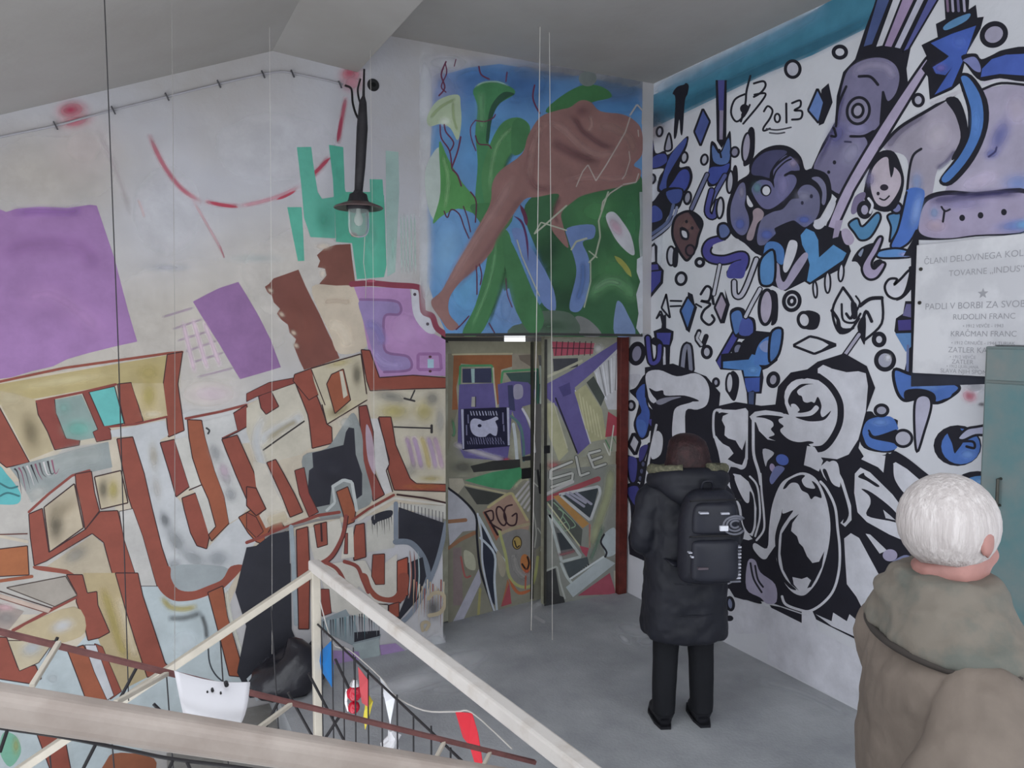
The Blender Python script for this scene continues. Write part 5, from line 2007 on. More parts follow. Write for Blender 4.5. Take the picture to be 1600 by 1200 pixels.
def paint_right_left():
    on('right', (978, -40, 1640, 1200))
    # zoomed sheet 960,120 at 5.714
    T(960, 120, 5.714)
    motif('painted_tool')
    f(K, '520,150 560,90 620,70 640,55 665,80 655,150 630,220 610,500 590,500 580,380 555,530 530,525 545,200')
    motif('painted_diamond')
    o('#4e5fa6', '790,282 855,400 770,620 712,490', 3.2, K, False)
    motif('painted_post')
    g(K, '905,30 1005,30 1000,560 960,640 915,570')
    g('#51519a', '925,30 985,30 975,300 935,300')
    g('#9a90ac', '940,300 975,300 968,560 938,560')
    motif('painted_cup')
    f(K, '860,590 900,590 950,660 1010,520 1040,500 1045,760 1020,900 880,980 830,950 850,780')
    f('#5574b0', '878,610 945,690 1022,545 1030,740 960,785 885,750')
    s(K, 3, '940,650 955,720', smooth=False)
    f('#3d4fa4', '866,808 960,800 1030,775 1000,860 900,955 845,935 836,860')
    s(K, 9, '830,870 770,1000 690,1180')
    s('#70759a', 5, '830,870 770,1000 690,1180')
    s(K, 10, '990,880 900,1040 825,1200')
    s('#5a62a0', 6, '990,880 900,1040 825,1200')
    motif('painted_creature')
    f(K, '270,540 340,545 370,680 450,660 490,690 650,530 650,620 580,800 670,800 700,900 660,1010 600,1060 600,1110 520,1150 480,1120 440,1080 460,1040 385,1020 400,900 440,820 300,830 270,780')
    f('#4457a4', '636,548 628,625 480,885 462,1018 405,1000 425,920 500,705')
    f('#4050a8', '590,842 650,830 675,895 642,998 565,1055 475,1020 530,930')
    f('#3f4c9a', '355,712 450,688 470,755 400,805 312,808')
    f('#4a4790', '285,560 345,580 340,700 300,778 275,700')
    f('#4a5a70', '500,1060 600,1060 590,1100 530,1130 480,1110')
    o('#a6a6b8', '490,500 515,640 450,650', 3)
    for cx, cy, rx, ry, rot, fi in ((405, 490, 26, 42, 8, '#9a98a8'), (625, 720, 30, 48, 8, '#b4b5c2'), (805, 740, 30, 46, 10, '#b9bac6'), (1076, 672, 36, 44, 10, '#8f8ca4'), (340, 912, 26, 40, 8, '#8a8a98'), (655, 1088, 30, 50, 8, '#a9aab8')):
        ring(cx, cy, rx, ry, 3.4, fi, rot)
    motif('painted_oval')
    f(K, '1195,480 1250,470 1255,640 1235,740 1190,790 1150,770')
    e('#aaa4ba', 1180, 630, 38, 130, 3.2, K, 6)
    motif('painted_oval')
    f(K, '1060,820 1095,800 1105,920 1085,1000 1040,1060')
    e('#b9b9c8', 1035, 940, 30, 100, 3.2, K, 4)
    # tag and date
    motif('painted_tag')
    for w_, q in ((3.4, '1215,-10 1180,130 1170,240 1130,400'), (3.2, '1165,155 1075,205 1042,320 1090,400 1165,340 1210,250'), (3.4, '1245,60 1330,40 1350,80 1310,140 1245,180'), (3.2, '1250,160 1350,150 1300,240 1150,420'), (7, '1150,265 1165,300 1150,345')):
        s(K, w_, q)
    e(K, 1162, 285, 40, 42)
    for q in ('1335,310 1370,262 1412,300 1390,370 1335,450 1335,482 1390,462',):
        motif('painted_digit')
        s(K, 3.2, q)
    motif('painted_digit')
    s(K, 3.2, ell(1455, 368, 24, 38), True, False)
    motif('painted_digit')
    s(K, 3.4, '1535,238 1537,410', smooth=False)
    motif('painted_digit')
    T(1200, 0)
    s(K, 3.4, '150,645 200,628 202,665 165,690 212,695 205,740 150,748')
    motif('painted_line')
    s('#4a4a54', 2.5, '-10,805 60,812 145,796')
    s('#5a5a64', 2.5, '10,830 60,835 105,828')
    # sheet 800,300
    T(800, 300)
    motif('painted_creature')
    f(K, '825,40 880,60 950,-20 1070,-20 1062,70 1030,120 960,190 1000,120 1040,110 980,230 840,330 825,320')
    f('#3f4f9c', '885,85 930,110 942,150 925,178 862,190 845,150')
    f('#42559e', '965,0 1060,-15 1052,55 1000,72')
    s('#5a6690', 5, '1010,80 970,190 840,285')
    s('#8a90b0', 4, '1032,95 990,200 850,310')
    f('#32406e', '828,30 870,60 850,120 828,110')
    motif('painted_head')
    o('#63474a', '1012,185 1045,140 1120,122 1190,185 1165,285 1150,350 1102,425 1068,405 1020,320 1003,260', 4)
    b('#7d5e5a', .8, 1090, 210, 70, 70)
    f(K, '1100,120 1195,180 1180,240 1130,160')
    f(K, '1050,225 1085,225 1110,260 1100,300 1060,290')
    f('#c9c9d2', '1062,242 1090,250 1095,285 1070,278')
    e('#5a4048', 1115, 365, 28, 34, 3, K)
    e('#1b1a24', 1092, 185, 9, 11)
    e('#1b1a24', 1128, 225, 9, 11)
    motif('painted_snake')
    q = '1310,300 1240,320 1215,370 1245,415 1330,425 1420,400 1455,410 1440,470 1370,510'
    s(K, 17, q)
    s('#4c479a', 11, q)
    f(K, '1290,200 1340,190 1375,240 1350,290 1310,300 1280,260')
    f('#5c6ea2', '1298,215 1335,205 1362,245 1340,280 1305,280')
    f('#c9c9d0', '1260,330 1400,290 1430,330 1390,360 1290,370')
    f('#4a4ba0', '1370,450 1460,430 1450,530 1400,540 1345,530')
    motif('painted_crayon')
    f(K, '855,440 865,340 890,315 910,340 908,440 925,460 950,490 945,570 820,720 818,480', False)
    f('#c4c4ce', '876,345 892,335 895,435 872,440', False)
    g('#454390', '866,455 912,452 918,485 866,490')
    g('#3f4196', '824,505 935,492 928,560 824,690')
    for cx, cy, rx, ry, rot, w_, fi in ((996, 400, 26, 60, 0, 3.2, '#bcbcc8'), (1175, 440, 24, 24, 0, 5, '#c6c6d2'), (1057, 542, 32, 38, 10, 4.5, '#c6c6d2'), (1218, 1000, 28, 36, 0, 5, '#b4b4c2'), (780, 1010, 42, 62, 10, 7, '#8f8da6'), (1416, 986, 36, 42, 0, 5, '#8084a0'), (1098, 36, 22, 38, 10, 3.4, '#9a9aac'), (1275, 1190, 18, 24, 0, 4, '#a9a9bc')):
        ring(cx, cy, rx, ry, w_, fi, rot)
    motif('painted_oval')
    f(K, '1010,360 1040,350 1035,460 1005,460')
    motif('painted_diamond')
    g(K, '1100,625 1130,640 1142,700 1158,720 1110,880 1085,860')
    o('#4a74b8', '1100,652 1146,715 1098,868 1052,742', 3.5, K, False)
    motif('painted_diamond')
    g(K, '1330,605 1362,705 1330,820 1300,822 1340,700')
    o('#ad9fb4', '1310,625 1345,702 1308,818 1266,722', 3.5, K, False)
    motif('painted_squiggle')
    for w_, q in ((4, '1180,640 1215,590 1245,610 1230,680 1180,680 1240,700 1200,740 1185,790 1230,830 1265,800 1250,770'), (3, '990,680 1060,682'), (3, '990,715 1055,712'), (3, '1150,700 1185,720'), (4.5, '1250,640 1260,700')):
        s(K, w_, q)
    motif('painted_pole')
    s(K, 8, '1300,455 1262,640', smooth=False)
    s('#c3c3ce', 4.5, '1300,455 1262,640', smooth=False)
    motif('painted_lamp')
    q = '1405,880 1345,985 1290,1080 1400,1085 1500,1080'
    s(K, 15, q, smooth=False)
    s('#46479c', 9, q, smooth=False)
    f(K, '1360,760 1400,720 1450,730 1470,770 1520,800 1512,905 1395,905')
    f('#4f7cc0', '1372,765 1410,740 1435,760 1440,830 1400,890 1380,830')
    f('#4a5aac', '1440,790 1500,805 1500,890 1420,888')
    s(K, 9, '1460,780 1500,700 1552,605', smooth=False)
    s('#c6c6d2', 5, '1460,780 1500,700 1552,605', smooth=False)
    motif('painted_bird')
    T(1120, 560, 6)
    f(K, '40,-40 200,-60 240,-160 360,-260 560,-240 590,-120 570,20 480,90 430,110 440,180 420,330 370,330 360,470 290,470 280,320 250,190 230,110 40,100', False)
    f('#4a86cc', '60,30 300,10 330,-40 400,-20 380,40 420,90 400,170 260,170 250,110 60,90', False)
    f('#4a80cc', '350,50 400,60 470,60 520,20 560,-60 580,-160 520,-210 440,-180 380,-100', True)
    f('#8a9cd0', '400,-120 470,-170 520,-120 480,-60 430,-70')
    f('#3f5cb4', '262,185 405,178 400,310 362,315 340,300 292,318 270,260', False)
    f('#46557c', '300,315 350,310 345,450 300,450', False)
    b('#6fa8dc', .7, 340, 110, 60, 40)
    ring(530, 200, 48, 62, 6, '#a3a1b2', 10)
    motif('painted_oval')
    f(K, '140,120 200,160 210,250 180,380 150,395 110,340 80,270')
    e('#c6c6cf', 122, 232, 34, 94, 3.2, K, 2)
    T(800, 300)
    motif('painted_tip')
    for w_, q in ((3, '965,640 935,725 990,790 975,700 965,640'), (3, '905,790 930,740 950,790'), (3, '905,790 930,760 945,830 960,770')):
        s(K, w_, q, smooth=False)
    motif('painted_crayon')
    f(K, '885,870 935,850 945,770 965,770 965,850 1012,870 1008,920 990,970 985,1110 905,1110 900,960', False)
    f('#4649a0', '905,880 995,880 985,955 912,950', False)
    s('#c6c6d2', 4, '952,975 955,1110', smooth=False)
    motif('painted_letter')
    s(K, 12, '850,910 868,1060 915,1050 925,960 890,930')
    s('#4b4aa0', 6, '850,910 868,1060 915,1050 925,960')
    motif('painted_arch')
    s(K, 13, '1065,1110 1080,985 1105,970 1118,1110')
    s('#8a8ca0', 6, '1065,1110 1080,985 1105,970 1118,1110')
    motif('painted_hook')
    q = '1250,-10 1222,120 1262,152 1290,60'
    s(K, 12, q)
    s('#4c4f9c', 7, q)
    ring(1302, 100, 22, 66, 3.4, '#c3c3cf', 4)
    motif('painted_letter')
    s(K, 8, '1170,870 1150,915 1190,970 1215,900', smooth=False)
    s('#c6c6d0', 4, '1170,880 1155,915 1185,955', smooth=False)
    motif('painted_letter')
    q = '1390,560 1395,640 1430,650 1470,580 1530,420'
    s(K, 11, q)
    s('#bdbcca', 6, q)
    motif('painted_oval')
    e('#b3a9bf', 1590, 720, 44, 110, 5, K, 4)
    f(K, '1610,620 1660,640 1660,800 1620,830 1640,730')
    T(800, 300)
    motif('painted_leaf')
    o('#4f8cc8', '1545,470 1575,395 1640,370 1640,560 1560,580', 4)
    o('#4a7cc0', '1620,880 1690,860 1670,1010 1610,1060', 4)
    # sheet 800,600
    T(800, 600)
    motif('painted_bird')
    f(K, '735,45 775,20 830,-60 870,-20 855,140 1000,215 1010,320 960,330 870,290 850,330 800,345 760,260 780,180 790,110')
    f('#3f60b4', '775,60 830,0 838,110 862,190 835,318 800,330 776,260 782,210 810,165')
    f('#4a72c4', '785,225 830,235 840,300 810,325 782,285')
    f('#4a469a', '862,220 975,240 995,310 925,292 868,262')
    f('#c9cad4', '755,20 720,-50 800,-60 790,0')
    ring(745, 135, 22, 28, 4, '#a9a9b8')
    motif('painted_diamond')
    o('#c6c6d2', '760,305 802,360 772,445 728,380', 5, K, False)
    motif('painted_creature')
    f(K, '712,450 790,460 850,370 860,385 830,480 800,600 735,615')
    f('#464794', '722,462 780,472 772,598 742,600')
    f('#423f88', '800,400 850,382 820,470 795,480')
    for cy in (500, 545, 590):
        e('#55587a', 820 - (cy - 500) * .2, cy, 15, 20, 2.5, K)
    f(K, '705,640 795,620 815,730 790,800 750,900 740,760')
    f('#3f3f8e', '718,660 785,640 800,720 770,760')
    motif('painted_blob')
    o('#4272c0', '1138,290 1165,255 1205,255 1232,305 1190,350 1150,340', 4)
    ring(1216, 405, 22, 50, 3.5, '#a9a9b6')


def paint_right_word():
    on('right', (978, -40, 1640, 1200))
    T(0, 0, 1)
    motif('painted_letter')        # dark ground of the whole word
    f(K, '1008,574 1052,568 1104,588 1126,614 1124,634 1150,628 1190,634 1212,632 1216,604 1236,582 1262,577 1278,565 1320,552 1355,572 1368,606 1352,650 1342,700 1352,716 1396,708 1440,735 1500,772 1550,805 1550,900 1440,1010 1394,1028 1340,1000 1290,975 1260,960 1215,945 1196,940 1150,936 1140,920 1060,900 984,866 982,840 1004,740 1016,690 1020,640 1008,620', False)
    # T
    f(WH, '1010,584 1030,578 1058,588 1086,583 1102,592 1109,610 1105,632 1090,640 1072,642 1070,684 1052,686 1052,652 1058,636 1082,628 1078,622 1040,632 1018,628 1012,610')
    T(800, 600)
    f(K, '858,25 900,45 945,40 962,72 1080,72 1172,105 1100,112 960,132 900,145 868,135 905,105 880,70')
    f('#8f8fa0', '900,110 960,85 1060,80 1000,100 930,130')
    f(WH, '900,300 935,310 945,360 930,440 880,470 870,420')
    s(WH, 3.5, '905,255 862,450 832,650 775,900 762,1000 800,1052 875,1062')
    # U
    motif('painted_letter')
    f(WH, '1262,190 1300,158 1400,162 1462,150 1478,170 1476,470 1445,522 1370,515 1350,560 1380,700 1340,640 1310,520 1290,420 1262,330', False)
    T(1120, 560, 6)
    f(K, '0,520 50,505 115,515 60,540 50,580 80,640 75,720 110,750 180,770 215,830 240,860 262,800 275,760 268,930 240,1000 180,985 105,945 160,890 120,830 60,800 20,760 0,730', False)
    f(K, '-30,500 20,500 20,740 -20,720', False)
    s(WH, 3.6, '40,480 -20,500 -30,640 -20,740')
    s('#c9c9d2', 3.6, '75,1000 180,1010 240,1030 275,980 285,800')
    T(1120, 740, 4.8)
    f(WH, '60,110 90,180 150,300 200,400 270,490 240,500 200,490 140,380 90,240', False)
    f(WH, '85,20 130,0 180,10 240,60 280,150 300,260 295,400 270,470 200,430 140,330 100,200', False)
    f(K, '92,20 125,5 150,60 170,130 240,215 250,130 280,200 280,380 250,450 200,380 180,240 120,150')
    f(WH, '135,30 180,30 240,110 245,210 215,210 170,130')
    s(WH, 3.2, '330,0 340,150 355,300 355,420 300,500')
    s(WH, 3, '250,20 300,80 320,180 325,330 290,470', taper=0)
    s('#b9b9c4', 4, '130,400 155,480 165,600 150,700 120,800 60,830')
    # P with eye
    motif('painted_letter')
    T(1120, 560, 6)
    f(WH, '310,545 360,500 460,485 600,505 680,530 640,420 640,320 720,230 850,185 980,210 1090,310 1140,450 1140,600 1080,740 1000,840 910,850 860,800 660,790 480,760 400,680 370,600 330,580', False)
    f(WH, '940,90 1000,55 1080,95 1220,130 1330,120 1400,140 1420,260 1400,500 1330,760 1240,900 1130,945 920,920 850,900 850,820 1000,855 1100,760 1160,600 1165,440 1110,290 1020,190 950,150', False)
    f(K, '930,60 1000,15 1080,40 1120,0 1250,0 1250,110 1130,100 1060,85 1000,60 950,95 950,145 920,140', False)
    s(K, 10, '950,165 1060,250 1140,370 1165,480 1150,620 1080,760 1000,840 910,852')
    s(K, 8, '640,500 605,400 620,280 700,190 830,145 960,165')
    e(WH, 800, 360, 165, 170)
    f(K, '670,400 700,320 740,280 800,240 910,240 840,250 760,300 770,340 800,355 815,400 850,415 890,405 920,415 950,360 985,440 975,510 1000,550 1075,490 1020,570 930,590 840,585 740,550 820,545 900,530 960,470 930,440 880,490 800,510 760,505 780,480 740,430 700,430 700,460')
    f(K, '370,548 470,530 625,548 585,570 590,600 630,635 600,665 610,700 680,760 770,785 870,775 910,795 780,810 620,790 490,745 545,715 510,665 535,630 520,590 450,560')
    f(K, '400,690 480,760 640,800 850,850 830,1010 700,960 560,880 430,830', False)
    f(WH, '850,820 920,830 1000,960 960,1060 880,1020 820,1000', False)
    f('#b9b9c4', '435,850 540,885 480,960 460,1010')
    e('#4c67bc', 618, 950, 62, 50, 0, rot=25)
    e('#a090b4', 525, 1025, 36, 52, 3.5, K, -15)
    f('#6f78ac', '560,1010 640,1030 580,1110 520,1180 500,1120')
    s(WH, 4.5, '345,560 345,700 350,900 395,1060 415,1180')
    # O
    motif('painted_letter')
    T(1120, 740, 4.8)
    f(WH, '480,80 560,20 650,-10 740,30 800,130 840,260 855,420 830,600 770,780 700,880 640,915 560,880 490,780 450,640 450,540 400,600 370,640 330,630 275,560 290,520 380,560 395,400 420,230')
    f(K, '500,110 540,50 620,12 665,15 640,50 670,100 740,110 715,55 760,90 790,180 740,170 710,192 685,150 640,125 610,75 560,70 520,110')
    f(K, '440,520 450,420 480,330 495,265 500,300 575,275 540,330 480,430 465,560 470,680 520,790 600,870 540,850 470,740')
    f(K, '555,350 620,300 570,370 560,430 605,470 620,520 650,550 680,620 720,670 770,660 810,580 790,700 740,800 710,850 680,860 710,800 680,775 640,790 570,775 580,830 620,880 560,830 500,720 480,600 490,450', False)
    s(WH, 4, '492,920 520,980 620,1020 700,1030 800,970 880,870 920,720 925,560 910,420 890,250 830,120 780,60')
    f(WH, '640,1030 720,1030 760,1120 770,1200 640,1200', False)
    f(K, '400,985 480,1000 640,1055 640,1120 540,1080 420,1020', False)
    f(K, '150,850 240,880 335,960 320,975 220,945 150,915')
    f('#a9a2bc', '225,860 235,660 290,650 330,740 440,830 450,960 380,975 330,930')
    s(K, 3, '255,670 280,790 340,890')
    s(K, 3, '290,690 310,790 350,850')
    f(WH, '60,905 150,930 330,985 400,1000 640,1120 640,1200 60,1200', False)
    ring(103, 975, 26, 48, 4.5, '#7f86a6', -8)
    ring(98, 1085, 20, 12, 4, K)
    # slim I
    motif('painted_letter')
    T(1200, 600)
    f(WH, '325,520 370,480 420,500 472,600 522,760 525,850 485,892 455,868 495,820 455,720 400,640 350,580', False)
    f(K, '345,545 365,535 400,615 440,640 450,600 505,780 498,845 470,870 480,800 440,720 390,640')
    f(WH, '400,480 440,500 455,610 445,645 400,600 370,520')
    # A
    motif('painted_letter')
    f(WH, '545,560 580,522 640,552 780,690 870,810 930,900 900,1000 760,940 620,862 562,802 541,680', False)
    f(K, '585,655 650,678 780,780 840,868 760,855 620,822 642,750 635,700')
    f('#c9c9d2', '722,785 770,825 800,852 738,838', False)
    f(K, '565,580 600,555 612,575 695,632 680,642 620,605')
    f(K, '600,880 880,1010 1000,1120 940,1200 800,1200 700,1010', False)
    f(WH, '612,935 640,940 720,1015 745,1040 700,1060', False)
    e('#a9a2bf', 765, 1070, 46, 38)
    f('#7f86b0', '760,1130 850,1070 900,1090 830,1150 780,1180')
    f(WH, '770,505 800,488 870,530 1010,650 1100,690 1240,790 1330,900 1250,960 1000,860 920,712 860,700 800,640 775,580', False)
    s(K, 8, '770,500 780,600 850,700 920,715')
    f(K, '1005,655 1050,680 1030,700')
    f(WH, '585,470 620,430 745,450 730,560 690,520', False)
    s(K, 6, '750,440 735,560')
    s(K, 12, '790,440 870,490 1010,600 1150,690 1250,740 1360,850')
    # bottom flames
    motif('painted_letter')
    f(WH, '478,965 520,932 572,962 700,1200 868,1460 930,1475 820,1530 800,1560 745,1550 640,1440 590,1400 555,1330 495,1250 485,1100', False)
    T(1200, 900)
    f(K, '808,290 840,300 820,335')
    f(WH, '300,238 400,282 410,228 495,282 512,238 640,345 812,465 700,432 620,388 560,385 400,312', False)
    s(WH, 4.5, '858,245 838,150 850,70 900,15 1000,-5')
    f(WH, '925,205 915,130 940,70 1000,40 1080,75 1085,110 1020,100 975,130 962,225')
    e(WH, 1022, 165, 14, 20)
    f(WH, '875,210 910,205 930,240 900,250')
    f(WH, '560,470 760,520 770,620 720,700 690,850 610,850 450,770 250,670 0,540 0,300 220,350 330,350', False)
    s(K, 3, '870,90 895,140', smooth=False)
    # black paint beside the plaque, with its shadow painted below and left
    motif('painted_border')
    T(0, 0, 1)
    g(K, '1412,400 1428,372 1436,368 1436,400')
    g(K, '1424,380 1436,380 1436,600 1424,600')
    g('#2a2d3a', '1424,580 1545,582 1545,600 1424,604')


paint_right_top()
paint_right_mid()
paint_right_left()
paint_right_word()


def paint_floor():
    on('floor')
    T(0, 0, 1)
    motif('paint_spill')
    b('#c6c8cc', .95, 640, 1068, 90, 16, -12)
    b('#c2c4c8', .95, 715, 1034, 60, 18, -14)
    b('#b0b2b6', .6, 700, 1078, 40, 10)
    b('#bfc1c5', .85, 990, 985, 34, 11, 15)
    b('#cdcfd3', .9, 975, 998, 14, 6, 40)
    b('#b2b4b8', .7, 1010, 1002, 20, 9)
    s('#b3b3b5', 5, '836,964 850,972', smooth=False)
    ss('#a9abae', .5, 20, '1180,1060 1260,1085 1330,1120')
    flush()


paint_floor()


# ================================================================ people
def g_ellipsoid(c, r, n=16, m=10):
    rings = []
    for i in range(1, m):
        t = math.pi * i / m
        rings.append([(c[0] + r[0] * math.sin(t) * math.cos(2 * math.pi * k / n), c[1] + r[1] * math.sin(t) * math.sin(2 * math.pi * k / n), c[2] + r[2] * math.cos(t)) for k in range(n)])
    return g_loft(rings)


def g_limb(pts, rad, n=12):
    p = catmull([(*q, r) for q, r in zip(pts, rad)], False, 4)
    return g_tube([q[:3] for q in p], [max(q[3], .002) for q in p], n)


def g_rings(spec, n=28, wob=0.0, seed=1):
    """spec: (z, half width, half depth, centre x, centre y) -> loft, superellipse section"""
    rnd = random.Random(seed)
    rings = []
    sp = catmull([tuple(q) for q in spec], False, 4)
    for z, rx, ry, cx, cy in sp:
        row = []
        for k in range(n):
            a = 2 * math.pi * k / n
            ca, sa = math.cos(a), math.sin(a)
            w = 1 + wob * rnd.uniform(-1, 1)
            row.append((cx + rx * w * math.copysign(abs(ca) ** .85, ca), cy + ry * w * math.copysign(abs(sa) ** .85, sa), z))
        rings.append(row)
    return g_loft(rings)


def hand(wrist, fwd, up, side, curl=.5):
    """closed pieces of one hand: palm, four fingers, thumb"""
    w, f_, u = Vector(wrist), Vector(fwd).normalized(), Vector(up)
    u = (u - f_ * u.dot(f_)).normalized()
    r_ = f_.cross(u) * side
    out = [g_limb([w - f_ * .02, w + f_ * .02, w + f_ * .055, w + f_ * .085], [.026, .03, .036, .03])]
    for i, (off, ln) in enumerate(((.03, .066), (.011, .075), (-.009, .07), (-.028, .054))):
        a = w + f_ * .075 + r_ * off
        p = [a, a + f_ * ln * .4 - u * ln * .12 * curl, a + f_ * ln * .7 - u * ln * .45 * curl, a + f_ * ln * .85 - u * ln * .95 * curl]
        out.append(g_limb(p, [.0095, .009, .0082, .0068], 8))
    a = w + f_ * .025 + r_ * .025
    out.append(g_limb([a, a + f_ * .03 + r_ * .022 - u * .008, a + f_ * .055 + r_ * .028 - u * .02, a + f_ * .07 + r_ * .022 - u * .032], [.012, .0105, .0095, .007], 8))
    return out


class Figure:
    def __init__(self, base, heading):
        self.base = Vector(base)
        h = math.radians(heading)
        self.F = Vector((math.sin(h), math.cos(h), 0))
        self.R = Vector((math.cos(h), -math.sin(h), 0))

    def w(self, p):
        return self.base + self.R * p[0] + self.F * p[1] + Vector((0, 0, p[2]))

    def put(self, name, geo, m, parent=None, voxel=None, smooth=True, sm=4, folds=0.0, fsize=.1):
        v = [self.w(p) for p in geo[0]]
        o_ = put(name, v, geo[1], m, parent, smooth, loc=None if parent else tuple(self.base))
        fix(o_)
        if voxel:
            r = o_.modifiers.new('remesh', 'REMESH')
            r.mode = 'VOXEL'
            r.voxel_size = voxel
            r.use_smooth_shade = True
            s_ = o_.modifiers.new('smooth', 'SMOOTH')
            s_.iterations = sm
            s_.factor = .5
            if folds:
                tx = bpy.data.textures.new('cloth_folds', 'CLOUDS')
                tx.noise_scale = fsize
                tx.noise_depth = 2
                dm = o_.modifiers.new('folds', 'DISPLACE')
                dm.texture = tx
                dm.strength = folds
                dm.mid_level = .5
        return o_


def head_parts(c, k=1.0, tilt=None):
    """skull, jaw, nose, brows, lips, ears around head centre c (local), facing +y"""
    def P(x, y, z):
        q = Vector((x * k, y * k, z * k))
        if tilt is not None:
            q = tilt @ q
        return (c[0] + q.x, c[1] + q.y, c[2] + q.z)

    def E(x, y, z, rx, ry, rz):
        v, f_ = g_ellipsoid((0, 0, 0), (rx, ry, rz), 14, 9)
        return [P(x + a, y + b_, z + d) for a, b_, d in v], f_
    g_ = [E(0, -.012, .03, .076, .096, .085), E(0, .022, -.03, .062, .072, .085), E(0, .06, -.085, .03, .028, .03),
          E(0, .1, -.012, .011, .018, .022), E(0, .088, .018, .009, .014, .03),
          E(-.03, .078, .033, .024, .013, .008), E(.03, .078, .033, .024, .013, .008),
          E(-.03, .074, .012, .015, .014, .011), E(.03, .074, .012, .015, .014, .011),
          E(0, .086, -.052, .022, .01, .006), E(0, .084, -.063, .02, .01, .006),
          E(-.04, .055, -.02, .022, .03, .025), E(.04, .055, -.02, .022, .03, .025),
          E(-.079, -.01, .0, .009, .021, .033), E(.079, -.01, .0, .009, .021, .033)]
    return g_


M_SKIN = mat('skin', '#c08c80', .5, var=.08, scale=30)
M_SKIN2 = mat('ruddy_skin', '#9c716a', .5, var=.12, scale=24)


